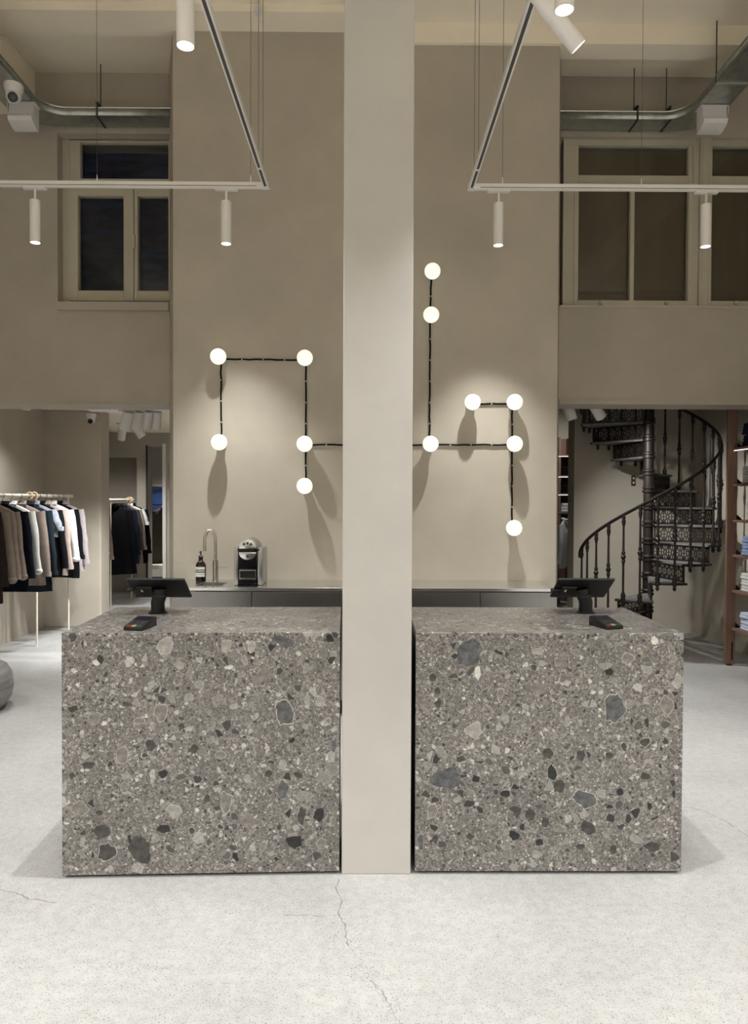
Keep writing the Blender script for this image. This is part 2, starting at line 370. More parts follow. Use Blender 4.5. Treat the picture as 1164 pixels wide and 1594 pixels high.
YG = YB + 0.04
def rx(px): return at(px, 380, YG).x
def rzf(py): return at(1000, py, YG).z
def right_window(n, label, x0, gl, gr, x1, mull, knobs, ut, gtop):
    w_ = thing('window_%d' % n, label, 'window'); w_['kind'] = 'structure'
    frame_rect(MB(), rx(x0), rx(x1), rz0, rz1, YG, YG+.1, rx(gl)-rx(x0)-.035, rx(x1)-rx(gr)-.035, .012, .05).build('window_frame', 'window_paint', w_)
    up = frame_rect(MB(), rx(gl)-.038, rx(gr)+.038, rzf(284), rz1-.045, YG+.012, YG+.07, .038, .038, rzf(272)-rzf(284), rz1-.045-rzf(ut)).build('transom_sash', 'window_paint', w_, bevel=.003)
    MB().box(rx(gl)-.005, rx(gr)+.005, YG+.04, YG+.045, rzf(274), rzf(ut)+.006).build('pane', 'glass', up)
    lo = frame_rect(MB(), rx(gl)-.038, rx(gr)+.038, rz0+.008, rzf(285), YG-.006, YG+.06, .038, .038, rzf(468)-rz0-.008, rzf(285)-rzf(288)).build('casement', 'window_paint', w_, bevel=.003)
    if mull: MB().box(rx(mull)-.016, rx(mull)+.016, YG+.002, YG+.058, rzf(470), rzf(287)).build('glazing_bar', 'window_paint', lo)
    edges = [gl, mull, gr] if mull else [gl, gr]
    for a, b in zip(edges[:-1], edges[1:]):
        MB().box(rx(a), rx(b), YG+.035, YG+.04, rzf(469), rzf(287)).build('pane', 'glass', lo)
    MB().box(rx(gl)-.02, rx(gr)+.02, YG+.075, YG+.085, rz0+.02, rz1-.06).build('blind', 'blind', w_)
    for k in knobs:
        p = at(k, 472, YG); MB().sphere((p.x, YG-.014, p.z), .017, 12, 8).build('knob', 'window_paint', w_, smooth=True)
right_window(2, 'brown-blinded window with a central glazing bar beside the plaster wall', 876, 900, 1071, 1086, 984, (934, 1036), 206, 0)
right_window(3, 'brown-blinded window at the right edge of the picture', 1104, 1107, 1230, 1245, None, (1144,), 202, 0)
post = MB().box(rx(1086), rx(1104), YG-.035, YG+.09, rz0+.006, rz1)
post.box(rx(1089), rx(1091), YG-.042, YG-.035, rz0+.02, rz1); post.box(rx(1099), rx(1101), YG-.042, YG-.035, rz0+.02, rz1)
struct(post.build('trim_6', 'window_paint'), 'painted post between the two brown-blinded windows', 'trim')
struct(MB().box(rx(870), rx1+.03, YB-.012, YG+.1, rz0-.012, rz0+.006).build('trim_7', 'window_paint'), 'thin sill under the brown-blinded windows', 'trim')

# ------------------------------------------------------------------ stone desks
DH = 0.951
def chip_mesh(wd, ht, tone, rim, seed, tri=False):
    rr = random.Random(seed); n = rr.choice((5, 6, 6, 7, 8)) if not tri else 4
    a0 = rr.random()*6; sk = rr.uniform(-.3, .3)
    pts = []
    for i in range(n):
        t = 2*PI*i/n + rr.uniform(-.35, .35)*(6/n) + (a0 if not tri else 0)
        q = rr.uniform(.72, 1.12); u, v = math.cos(t)*q, math.sin(t)*q
        pts.append(((u + sk*v*.5)*wd/2, v*ht/2))
    fin = []                                   # worn corners, slightly uneven sides
    for i in range(n):
        p, q = pts[i], pts[(i+1) % n]
        for f in (.1, .35, .65, .9):
            j = rr.uniform(-.035, .035)
            fin.append((p[0]+(q[0]-p[0])*f + j*wd, p[1]+(q[1]-p[1])*f + j*ht))
    mb = MB(); mb.cur = 1 if rim else 0
    mb.prism(fin, 0.001, -0.0006, 'y')
    if rim:
        mb.cur = 0; k = 1 - rim
        mb.prism([(x*k, z*k) for x, z in fin], 0.0, -0.0010, 'y')
    return mb.mesh('stone_chip', ['chip_'+tone, 'chip_rim'])
CH_L = [(437,352,75,100,'light',.12),(663,355,42,70,'light',.1),(757,360,30,55,'light',.2),(875,340,110,90,'blue',0),(1050,330,35,55,'black',0),
 (120,380,60,70,'mid',.06),(180,418,34,25,'white',0),(675,437,38,18,'white',0),(490,430,50,40,'light',0),(880,605,90,130,'blue',.1),(420,605,60,90,'mid',.1),
 (1018,570,50,50,'light',.1),(1045,645,26,36,'mid',.25),(382,732,45,52,'dark',0),(275,765,65,90,'mid',.08),(150,805,50,35,'dark',0),(908,718,30,26,'black',0),
 (425,840,38,38,'black',0),(137,768,42,30,'light',.1),(740,862,40,42,'light',0),(820,845,30,36,'dark',0),(930,850,40,30,'dark',0),(878,905,50,90,'blue',0),
 (660,950,55,110,'mid',.1),(470,982,75,65,'light',.1),(590,935,30,40,'dark',0),(1010,1005,45,62,'black',0),(945,1010,40,80,'dark',0),(205,1055,75,55,'dark',0),
 (430,1050,58,36,'black',0),(535,1058,32,38,'dark',.15),(640,1045,30,28,'dark',.2),(745,1030,60,60,'mid',0),(340,1130,105,135,'dark',0),(220,1130,90,90,'dark',.08),
 (920,1105,70,50,'black',0),(830,1150,36,22,'light',0),(638,1197,45,30,'mid',.2),(1020,1115,50,55,'mid',.08),(210,645,30,24,'white',0),(340,640,60,30,'mid',.12),
 (495,660,34,26,'dark',0),(75,780,50,50,'mid',.1),(120,965,70,70,'mid',.06),(190,985,30,25,'dark',0),(290,572,38,24,'dark',0),(640,770,50,36,'mid',.12),(1065,740,24,60,'blue',0),
 (175,630,62,60,'mid',.06),(540,745,40,40,'dark',0),(800,470,70,60,'mid',0)]
CH_R = [(262,330,105,150,'blue',0),(295,413,28,60,'white',0),(522,328,60,34,'light',.1),(962,284,34,46,'white',0),(862,355,70,60,'mid',.12),(610,370,50,55,'mid',0),
 (793,408,36,40,'black',0),(1050,445,38,66,'light',.12),(815,550,95,145,'blue',.06),(530,475,65,60,'mid',0),(384,495,38,72,'mid',.15),(282,632,85,88,'light',.12),
 (1010,530,60,80,'mid',.08),(145,480,28,36,'dark',0),(150,528,36,38,'dark',0),(97,530,58,40,'mid',0),(130,430,30,40,'dark',0),(620,522,30,32,'mid',.25),(505,537,20,28,'light',0),
 (925,675,60,45,'dark',.1),(850,693,28,50,'dark',.1),(703,650,38,45,'mid',0),(795,727,32,28,'dark',0),(565,718,50,45,'dark',0),(688,725,36,50,'dark',0),(580,795,42,75,'black',.08),
 (190,820,140,95,'blue',0),(608,845,45,50,'dark',0),(405,876,50,30,'black',0),(700,895,140,100,'blue',.08),(835,868,36,36,'black',0),(130,942,48,76,'mid',.12),(222,898,40,34,'light',0),
 (450,945,40,50,'dark',0),(500,957,45,60,'dark',0),(548,888,30,24,'mid',.25),(357,970,40,45,'mid',.1),(555,985,35,50,'dark',0),(720,1005,70,60,'dark',0),(950,922,24,40,'black',0),
 (440,1035,60,45,'black',0),(533,1062,40,30,'black',0),(270,1040,34,34,'dark',0),(605,1005,65,40,'mid',.08),(525,1108,48,36,'light',0),(960,1078,75,60,'dark',0),(985,1000,40,40,'mid',0),
 (815,1090,35,40,'dark',0),(85,1060,32,80,'blue',.08),(690,1078,38,30,'dark',0),(1040,875,14,36,'black',0),(140,1050,30,36,'dark',0)]
def desk(label, px0, px1, cx, ox, oy, chips, rotz, right_anchor, inner, extra_seed):
    xa, xb = at(px0, 1180, 2.82).x, at(px1, 1180, 2.82).x; Wd = xb - xa; D = 0.67
    org = (xb, 2.82, 0) if right_anchor else (xa, 2.82, 0)
    o = (-Wd if right_anchor else 0)
    t = thing('stone_desk', label, 'desk', org, (0,0,R(rotz)), 'stone reception desks')
    MB().box(o, o+Wd, 0, .03, .012, DH-.03).build('front_panel', 'ceppo_stone', t, bevel=.0015)
    MB().box(o, o+Wd, 0, D, DH-.03, DH).build('top_slab', 'ceppo_stone', t, bevel=.003)
    so, si = ((o, o+.03), (o+Wd-.03, o+Wd)) if inner == 'right' else ((o+Wd-.03, o+Wd), (o, o+.03))
    MB().box(so[0], so[1], .03, D, .012, DH-.03).build('side_panel', 'ceppo_stone', t, bevel=.0015)
    MB().box(si[0], si[1], .03, D, .012, DH-.03).build('inner_panel', 'gap_black', t)
    MB().box(o+.02, o+Wd-.02, .02, D-.03, 0, .014).build('plinth', 'gap_black', t)
    MB().box(o+.04, o+Wd-.04, D-.05, D-.03, .012, DH-.03).build('back_panel', 'wood_panel', t)
    for i, (x, y, a, b, tone, rim) in enumerate(chips):
        fx = cx + x*.4124; fy = oy + y*.4124
        u = (fx - px0)/(px1 - px0)*Wd; v = DH*(1 - (fy - 986)/(1369 - 986))
        k = Wd/(px1-px0)*.4124*.95
        a = min(a*k, 1.9*min(u, Wd-u)); b_ = min(b*k, 1.9*min(v-.02, DH-.004-v))
        if a < .004 or b_ < .004: continue
        link('stone_chip', chip_mesh(a, b_, tone, rim, i*7+extra_seed, (x, y) == (282, 632)), t, (o+u, 0, v))
    return t
desk('grey conglomerate stone reception desk left of the plaster pillar', 102, 528.5, 80, 0, 860, CH_L, 1.9, True, 'right', 11)
desk('grey conglomerate stone reception desk right of the plaster pillar', 646.5, 1062, 620, 0, 880, CH_R, 0.0, False, 'left', 500)

# ------------------------------------------------------------------ counter behind
CZ, CY0 = 0.87, 4.88
cx0, cx1 = -1.33, 1.27
sx0, sx1, sy0, sy1 = at(304, 912, 4.97).x, at(345, 912, 4.97).x, 4.97, 5.19
wt = thing('steel_worktop', 'brushed stainless steel worktop running along the plaster wall', 'worktop', (0,0,0))
top = MB(); zt = CZ-.02
top.box(cx0, sx0, CY0, YW-.001, zt, CZ); top.box(sx1, cx1, CY0, YW-.001, zt, CZ)
top.box(sx0, sx1, CY0, sy0, zt, CZ); top.box(sx0, sx1, sy1, YW-.001, zt, CZ)
top.build('worktop_slab', 'steel', wt)
MB().box(cx0, cx1, CY0-.003, CY0, zt+.001, CZ+.0008).build('front_edge', 'chrome', wt, bevel=.001)
bs = MB(); bs.box(sx0, sx0+.004, sy0, sy1, CZ-.16, CZ+.0015); bs.box(sx1-.004, sx1, sy0, sy1, CZ-.16, CZ+.0015)
bs.box(sx0, sx1, sy0, sy0+.004, CZ-.16, CZ+.0015); bs.box(sx0, sx1, sy1-.004, sy1, CZ-.16, CZ+.0015); bs.box(sx0, sx1, sy0, sy1, CZ-.165, CZ-.16)
bs.build('sink_basin', 'sink_steel', wt)
MB().lathe([(.02, 0), (.02, .004), (.012, .004)], 16, ((sx0+sx1)/2, (sy0+sy1)/2, CZ-.16)).build('drain', 'chrome', wt, True)
xs = [cx0, at(392.5, 930, 4.9).x, -0.03, at(747, 930, 4.9).x, cx1]
cl_ = ['steel cabinet under the sink at the left end of the worktop', 'steel cabinet under the worktop left of the pillar',
       'steel cabinet under the worktop right of the pillar', 'steel cabinet at the right end of the worktop']
for i in range(4):
    c = thing('base_cabinet', cl_[i], 'cabinet', ((xs[i]+xs[i+1])/2, 5.1, 0), (0,0,0), 'steel cabinets under the worktop')
    hw = (xs[i+1]-xs[i])/2
    low = CZ-.22 if i == 0 else CZ-.028
    MB().box(-hw+.001, hw-.001, CY0+.03-5.1, YW-.02-5.1, .1, low).build('body', 'gap_black', c)
    MB().box(-hw+.0025, hw-.0025, CY0+.008-5.1, CY0+.029-5.1, .11, CZ-.028).build('door', 'steel_front', c, bevel=.001)
    MB().box(-hw+.001, hw-.001, CY0+.07-5.1, YW-.1-5.1, 0, .1).build('plinth', 'gap_black', c)

# tap
tp = at(335.5, 905, 5.27); tx = tp.x
t = thing('kitchen_tap', 'brushed steel gooseneck tap at the sink', 'tap', (tx, 5.27, CZ))
MB().lathe([(.021, 0), (.021, .15), (.013, .153), (.013, .16)], 20).build('tap_body', 'tap_steel', t, True)
pts = [(0,0,.15), (0,0,.26)]
for k in range(0, 13):
    a = PI*k/12; pts.append((-.037+.037*math.cos(a), -.02*k/12, .30+.07*math.sin(a)))
pts.append((-.074, -.02, .22)); 
MB().tube(pts, .0115, 12).build('spout', 'tap_steel', t, True)
MB().tube([(.018,0,.10), (.085,-.002,.10)], .004, 8).build('lever', 'tap_steel', t, True)
# soap bottle
bp_ = at(312.5, 905, 5.24)
t = thing('soap_bottle', 'dark amber pump bottle with a striped white label beside the sink', 'bottle', (bp_.x, 5.24, CZ))
MB().lathe([(.030,0), (.036,.004), (.037,.01), (.037,.115), (.034,.128), (.022,.145), (.014,.153), (.014,.158)], 24).build('bottle_body', 'amber', t, True)
def band(z0, z1, m, r=.0374, a0=-150, a1=-30, name='label_band'):
    mb = MB(); n = 12; vs = []
    for i in range(n+1):
        a = R(a0+(a1-a0)*i/n)
        for rr in (r, r+.0006):
            for z in (z0, z1): vs.append((rr*math.cos(a), rr*math.sin(a), z))
    fs = []
    for i in range(n):
        q = i*4; fs += [(q+2, q+6, q+7, q+3), (q, q+1, q+5, q+4), (q+1, q+3, q+7, q+5), (q, q+4, q+6, q+2)]
    mb.add(vs, fs + [(0,2,3,1), (n*4, n*4+1, n*4+3, n*4+2)]); return mb.build(name, m, t, True)
band(.038, .108, 'paper', name='paper_label'); band(.083, .090, 'black', .0376); band(.068, .076, 'black', .0376); band(.048, .060, 'paper_green', .0376)
for i in range(4): band(.098, .1015, 'key_grey', .0376, -135+i*9, -130+i*9+ (2 if i%2 else 0), 'label_print')
MB().lathe([(.015,.156), (.016,.165), (.016,.182), (.008,.19), (.005,.192), (.005,.21), (.009,.212), (.009,.219)], 16).build('pump', 'black', t, True)
MB().tube([(0,0,.215), (-.004,-.028,.213)], .0035, 8).build('nozzle', 'black', t, True)

# coffee machine
cp = at(386, 912, 4.99); MX = cp.x
t = thing('coffee_machine', 'silver and black capsule coffee machine on the steel worktop', 'coffee machine', (MX-.004, 5.0, CZ))
for s_ in (-1, 1):                              # rounded silver side shells
    x0, x1 = (-.10, -.066) if s_ < 0 else (.062, .102)
    MB().prism([(x0, .0), (x1, .0), (x1, .262), (x0+ (0 if s_ < 0 else 0), .262)], .012, .24, 'y').build('side_shell', 'machine_silver', t, True, bevel=.014)
MB().box(-.064, .060, .03, .235, .004, .255).build('body', 'black', t, bevel=.004)
MB().prism([(-.064, .010), (.060, .010), (.060, .045), (-.064, .045)], -.012, .03, 'y').build('drip_tray_base', 'black_gloss', t, bevel=.004)
dt = MB(); frame_rect(dt, -.058, .055, .046, .11, .002, .03, .004, .004, .006, .008); dt.build('cup_cage', 'chrome', t)
MB().box(-.066, .062, .004, .03, .112, .27).build('front_panel', 'black_gloss', t, bevel=.003)
# round head: upper and lower half discs with a black slit
up = [(.062*math.cos(R(a)), .235+.050*math.sin(R(a)) + .012) for a in range(0, 181, 12)]
lo = [(.060*math.cos(R(a)), .235-.052*math.sin(R(a)) - .004) for a in range(0, 181, 12)]
hd = MB().prism([(.066*math.cos(R(a)), .25+.075*math.sin(R(a))) for a in range(0, 181, 10)], .02, .22, 'y').build('head_cover', 'machine_silver', t, True, bevel=.004)
up = [(.060*math.cos(R(a)), .256+.062*math.sin(R(a))) for a in range(0, 181, 12)]
MB().prism(up, -.010, .02, 'y').build('upper_disc', 'chrome', t, True, bevel=.002)
MB().prism(lo, -.010, .02, 'y').build('lower_disc', 'chrome', t, True, bevel=.002)
MB().box(-.063, .063, -.006, .03, .234, .2545).build('slit', 'black_gloss', t)
for bx_, bz_ in ((-.024, .287), (.0, .293), (.024, .287), (-.001, .204)):
    MB().tube([(bx_, -.008, bz_), (bx_, -.0125, bz_)], .0078, 14).build('button', 'black', t, True)
MB().tube([(.062, .01, .247), (.092, .03, .253)], .008, 10).build('lever_handle', 'dark_metal', t, True)
MB().tube([(-.062, .01, .247), (-.082, .03, .25)], .007, 10).build('lever_pivot', 'dark_metal', t, True)

# ------------------------------------------------------------------ tablets and card readers
def tablet(label, px_top, px_bot, stx, lean):
    Yb = 3.27; b = atz(stx, 954, DH); 
    t = thing('tablet_stand', label, 'tablet stand', (b.x, b.y, DH), (0,0,0), 'tablet tills on the stone desks')
    MB().lathe([(.043,0), (.043,.004), (.033,.006), (.033,.012)], 28).build('base', 'black', t, True)
    MB().tube([(0,0,.008), (0,-.004,.05), (lean,-.008,.085)], .0305, 24).build('post', 'black', t, True)
    MB().tube([(lean*.9,-.0076,.078), (lean*.93,-.0078,.083)], .0318, 24).build('collar', 'dark_metal', t, True)
    tl, tr = at(px_top[0], 901, b.y-.09), at(px_top[1], 901.5, b.y-.09)
    bl_, br_ = at(px_bot[0], 928.5, b.y+.07), at(px_bot[1], 928.5, b.y+.07)
    c = (tl+tr+bl_+br_)/4; ex = ((tr-tl)+(br_-bl_)).normalized(); ey = ((bl_+br_)-(tl+tr)); Lh = ey.length/4; ey.normalize()
    Wt = ((tr-tl).length+(br_-bl_).length)/4; ez = ex.cross(ey).normalized()
    if ez.z < 0: ez = -ez
    mt = Matrix((ex, ey, ez)).transposed().to_4x4(); mt.translation = c - Vector((b.x, b.y, DH))
    mb = MB().box(-Wt, Wt, -Lh, Lh, -.005, .005).xf(mt); mb.build('tablet_case', 'tablet_back', t, bevel=.003)
    MB().box(-Wt+.008, Wt-.008, -Lh+.008, Lh-.008, .0045, .0062).xf(mt).build('screen', 'screen', t)
    MB().box(-Wt+.03, -.03, -Lh*.35, Lh*.55, -.016, -.005).xf(mt).build('reader_box', 'tablet_back', t, bevel=.003)
    MB().box(-Wt+.045, -Wt+.053, -.012, .008, -.0168, -.016).xf(mt).build('badge', 'white_plastic', t)
    MB().tube([(-Wt+.05, .0, -.012), (-Wt-.004, .0, -.012)], .005, 10).xf(mt).build('lock_shaft', 'black', t, True)
    MB().tube([(-Wt-.004, .0, -.012), (-Wt-.016, .0, -.012)], .010, 14).xf(mt).build('lock_knob', 'black', t, True)
    MB().tube([(lean,-.008,.07), (c.x-b.x, c.y-b.y, c.z-DH-.004)], .028, 20).build('head_joint', 'black', t, True)
    return t
tablet('black tablet till on a post on the left stone desk', (197, 287), (212.5, 299), 246, .012)
tablet('black tablet till on a post on the right stone desk', (869.5, 957), (855.5, 940), 911, -.012)
def reader(label, px, py, rz):
    b = atz(px, py, DH)
    t = thing('card_reader', label, 'card reader', (b.x, b.y, DH), (0,0,R(rz)), 'card readers on the stone desks')
    prof = [(0, .0), (0, .014), (.02, .02), (.07, .030), (.112, .040), (.125, .038), (.125, .0)]
    MB().prism(prof, -.04, .04, 'x').build('body', 'tablet_back', t, True, bevel=.004)
    def pl(y0, y1, x0, x1, m, nm, h=.0012):
        def zz(y):
            for (a, za), (c, zc) in zip(prof[1:5], prof[2:6]):
                if a <= y <= c: return za + (zc-za)*(y-a)/(c-a)
        vs = [(x0,y0,zz(y0)+h), (x1,y0,zz(y0)+h), (x1,y1,zz(y1)+h), (x0,y1,zz(y1)+h), (x0,y0,zz(y0)-.003), (x1,y0,zz(y0)-.003), (x1,y1,zz(y1)-.003), (x0,y1,zz(y1)-.003)]
        mb = MB(); mb.add(vs, [(0,1,2,3), (7,6,5,4), (0,4,5,1), (1,5,6,2), (2,6,7,3), (3,7,4,0)]); mb.build(nm, m, t)
    pl(.072, .108, -.033, .033, 'screen', 'display')
    for i, m in enumerate(('key_red', 'key_yellow', 'key_green')): pl(.004, .018, -.031+i*.0215, -.031+i*.0215+.018, m, 'function_key')
    for r in range(3):
        for i in range(3): pl(.023+r*.015, .033+r*.015, -.031+i*.0215, -.031+i*.0215+.018, 'key_grey', 'number_key')
reader('black card reader with coloured keys on the left stone desk', 206.5, 982, -10)
reader('black card reader with coloured keys on the right stone desk', 957, 980, 16)

# ------------------------------------------------------------------ globe lamps and cables
GP = {'a': (339.5,555), 'b': (474.3,557), 'c': (341,688.5), 'd': (474,691), 'e': (474,756.5), 'f': (673,422), 'g': (671,490),
      'h': (670,691), 'i': (735.5,626), 'j': (801,626), 'k': (801,691), 'l': (800,822)}
GL = {'a': 'lit globe lamp at the top left corner of the left cable loop', 'b': 'lit globe lamp at the top right corner of the left cable loop',
      'c': 'lit globe lamp at the lower end of the cable above the tap', 'd': 'lit globe lamp where the left cables cross beside the pillar',
      'e': 'lowest lit globe lamp left of the pillar', 'f': 'highest lit globe lamp right of the pillar', 'g': 'lit globe lamp just below the highest one',
      'h': 'lit globe lamp at the foot of the long cable beside the pillar', 'i': 'lit globe lamp at the free end of the short horizontal cable',
      'j': 'lit globe lamp at the right end of the short horizontal cable', 'k': 'lit globe lamp where the right cables meet', 'l': 'lowest lit globe lamp at the right end of the wall'}
GW = {}
for k, (px, py) in GP.items():
    p = at(px, py, YW-.10); GW[k] = p
    t = thing('globe_lamp', GL[k], 'wall lamp', (p.x, YW, p.z), (0,0,0), 'globe lamps on the plaster wall')
    MB().tube([(0,-.0005,0), (0,-.05,0)], .032, 20).build('socket', 'black', t, True)
    MB().sphere((0,-.10,0), .058, 28, 18).build('globe', 'globe', t, smooth=True)
def wallcable(a, b, label):
    A, B = Vector((GW[a].x, 0, GW[a].z)), Vector((GW[b].x, 0, GW[b].z)); Lc = (B-A).length
    t = thing('lamp_cable', label, 'cable', (A.x, YW, A.z), (0,0,0), 'black cables between the globe lamps')
    rr = random.Random(ord(a)*31+ord(b)); n = max(6, int(Lc/.05)); d = (B-A)/Lc; side = Vector((-d.z, 0, d.x))
    pts = []
    for i in range(n+1):
        j = 0 if i in (0, n) else rr.uniform(-.0025, .0025)
        pts.append(d*(Lc*i/n) + side*j + Vector((0,-.009,0)))
    MB().tube(pts, .0062, 8).build('cord', 'cable', t, True)
    nc = max(1, round(Lc/.16)-1)
    for i in range(1, nc+1):
        c = d*(Lc*i/(nc+1)); MB().tube([c, c+Vector((0,-.0165,0))], .0052, 10).build('clip', 'clip', t, True)
for a, b, l in (('a','b','horizontal black cable across the top of the left loop'), ('a','c','vertical black cable down the far left'), ('b','d','vertical black cable left of the pillar'),
                ('d','e','short vertical black cable left of the pillar'), ('d','h','long horizontal black cable passing behind the pillar'), ('f','g','short vertical black cable between the two highest lamps'),
                ('g','h','long vertical black cable right of the pillar'), ('h','k','horizontal black cable with three clips right of the pillar'), ('i','j','short horizontal black cable on the right'),
                ('j','k','short vertical black cable on the right'), ('k','l','vertical black cable down to the lowest right lamp')):
    wallcable(a, b, l)

# ------------------------------------------------------------------ lighting tracks and spotlights
YT = 4.85
PTL, PTR = at(414, 288, YT), at(733, 292, YT)
TZ = (PTL.z + PTR.z)/2
def track(label, corner, sgn, wires_x, wires_y):
    t = thing('lighting_track', label, 'lighting track', (corner.x, YT, TZ), (0,0,0), 'suspended lighting tracks')
    h = .0175; xe = 2.75*sgn
    MB().box(min(0, xe)-h, max(0, xe)+h, -h, h, -h, h).build('cross_rail', 'white_metal', t, bevel=.002)
    r2 = MB().box(-h, h, -6.3, -h, -h, h).build('long_rail', 'white_metal', t, bevel=.002)
    MB().box(-.008, .008, -6.25, -.30, -h-.0008, -h+.004).build('slot', 'slot_dark', r2)
    MB().box(-.008, .008, -.27, -.03, -h-.0008, -h+.004).build('slot', 'slot_dark', r2)
    MB().box(min(.06*sgn, xe), max(.06*sgn, xe), -h-.0006, -h+.002, -.011, -.007).build('groove', 'slot_dark', t)
    MB().box(min(0, xe)-h, max(0, xe)+h, -6.3-h, -6.3+h, -h, h).build('cross_rail', 'white_metal', t, bevel=.002)
    MB().box(xe-h, xe+h, -6.3, 0, -h, h).build('long_rail', 'white_metal', t, bevel=.002)
    MB().box(-h-.004, h+.004, -h-.004, h+.004, -h-.002, h+.002).build('corner_joint', 'white_plastic', t, bevel=.002)
    for px in wires_x:
        X = at(px, 287, YT).x - corner.x
        MB().tube([(X,0,h), (X,0,ZC-TZ)], .0015, 6).build('suspension_wire', 'wire', t)
        MB().lathe([(.004, h), (.004, h+.03), (.002, h+.05)], 8, (X,0,0)).build('wire_grip', 'white_metal', t)
    for y in wires_y:
        MB().tube([(0,y,h), (0,y,ZC-TZ)], .0015, 6).build('suspension_wire', 'wire', t)
        MB().lathe([(.004, h), (.004, h+.03), (.002, h+.05)], 8, (0,y,0)).build('wire_grip', 'white_metal', t)
    return t
track('white suspended lighting track on the left, corner towards the pillar', PTL, -1, (151, 390), (-.14, -.33, -2.4))
track('white suspended lighting track on the right, corner towards the pillar', PTR, 1, (782, 998), (-.14, -.33, -2.4))
def spotlight(label, x, y, ztop, direction, length, rad, power, size=100, stem=.07, name='spotlight', group='white track spotlights', adapter='x', blend=1.0):
    d = Vector(direction).normalized()
    t = thing(name, label, 'spotlight', (x, y, ztop), (0,0,0), group)
    if adapter == 'x': MB().box(-.075, .075, -.017, .017, -.018, 0).build('adapter', 'white_plastic', t, bevel=.003)
    else: MB().box(-.017, .017, -.075, .075, -.018, 0).build('adapter', 'white_plastic', t, bevel=.003)
    pv = Vector((0, 0, -.018 - stem))
    MB().tube([(0,0,-.015), tuple(pv)], .007, 10).build('stem', 'white_metal', t, True)
    tilt = d.z > -.995
    a = pv - d*(length*.30 if tilt else 0.0); b = a + d*length
    m_ = MB().lathe([(rad*.9, 0), (rad, .003), (rad, length), (rad*.93, length), (rad*.90, length-.012)], 28, cap=False)
    m_.add([(rad*.9*math.cos(2*PI*j/28), rad*.9*math.sin(2*PI*j/28), 0) for j in range(28)], [tuple(range(28))])
    q = Vector((0,0,1)).rotation_difference(d).to_matrix().to_4x4(); q.translation = a
    m_.xf(q).build('lamp_body', 'white_metal', t, True)
    ln = MB().lathe([(rad*.9, length-.011), (rad*.9, length-.009)], 28).xf(q).build('lens', 'lens', t)
    ld = bpy.data.lights.new('lamp_light', 'SPOT'); ld.energy = power*POWER; ld.color = LAMP; ld.spot_size = R(size); ld.spot_blend = blend
    ld.shadow_soft_size = rad*.55
    lo_ = bpy.data.objects.new('lamp_light', ld); COL.objects.link(lo_); lo_.parent = t
    lo_.location = b + d*.015; lo_.rotation_euler = d.to_track_quat('-Z', 'Y').to_euler()
    return t
ZT = TZ - .0175
DN = (0, 0, -1)
SL, SR_ = .28, .033
def sx(px): return at(px, 290, YT).x
spotlight('white tube spotlight hanging in front of the dark window', sx(54.5), YT, ZT, DN, SL, SR_, 120, 80)
spotlight('white tube spotlight nearest the inner end of the left track', sx(352), YT, ZT, DN, SL, SR_, 200, 76)
spotlight('white tube spotlight nearest the inner end of the right track', sx(776), YT, ZT, DN, SL, SR_, 200, 76)
spotlight('white tube spotlight hanging in front of the brown-blinded windows', sx(1099), YT, ZT, DN, SL, SR_, 130, 80)
spotlight('large white tube spotlight at the top edge left of the pillar', PTL.x, 2.745, ZT, DN, SL, SR_, 135, 92, adapter='y')
spotlight('white tube spotlight pointing straight down at the top edge right of the pillar', PTR.x, 2.53, ZT, DN, SL, SR_, 125, 92, adapter='y')
spotlight('tilted white tube spotlight behind the upright one at the top right', PTR.x, 2.80, ZT, (.68, .15, -.70), SL, SR_, 130, 80, stem=.15, adapter='y')
for (X, Y, dr, lab) in ((PTL.x, 1.2, (-.45, .35, -1), 'white tube spotlight farther forward on the left track'), (PTR.x, 1.0, (.45, .35, -1), 'white tube spotlight farther forward on the right track'),
                        (PTL.x, -.4, (.1, .55, -1), 'white tube spotlight at the near end of the left track'), (PTR.x, -.6, (-.1, .55, -1), 'white tube spotlight at the near end of the right track')):
    spotlight(lab, X, Y, ZT, dr, SL, SR_, 42 if Y > 0 else 85, 95, adapter='y')
for (X, Y, dr, lab) in ((PTL.x, .2, (-1, -.1, -.1), 'added fill spotlight turned to the left wall out of view'), (PTR.x, .1, (1, -.1, -.1), 'added fill spotlight turned to the right wall out of view'),
                        (PTL.x, -1.2, (-.5, -1, -.1), 'added fill spotlight turned to the rear wall on the left track'), (PTR.x, -1.3, (.5, -1, -.1), 'added fill spotlight turned to the rear wall on the right track')):
    spotlight(lab, X, Y, ZT, dr, SL, SR_, 330, 140, adapter='y')  # wall washers added out of view, their bounce fills the room

for i, Y in enumerate((-1.44, .3, 2.0, 3.4)):  # unseen lamps added to spread light over the floor and lift the ceiling
    nm = ('rear', 'second', 'third', 'foremost')[i]
    spotlight('added unseen fill spotlight on the outer left rail, %s of four' % nm, PTL.x-2.75, Y, ZT, (.2, .05, -1), SL, SR_, (230, 210, 95, 80)[i], 110, adapter='y')
    spotlight('added unseen fill spotlight on the outer right rail, %s of four' % nm, PTR.x+2.75, Y, ZT, (-.2, .05, -1), SL, SR_, (230, 210, 95, 80)[i], 110, adapter='y')
for X, nm in ((PTL.x-1.3, 'left'), (PTR.x+1.3, 'right')):  # two more unseen lamps added for bounce from the rear floor
    spotlight('added unseen fill spotlight on the rear rail of the %s track' % nm, X, YT-6.3, ZT, (0, .2, -1), SL, SR_, 320, 120)
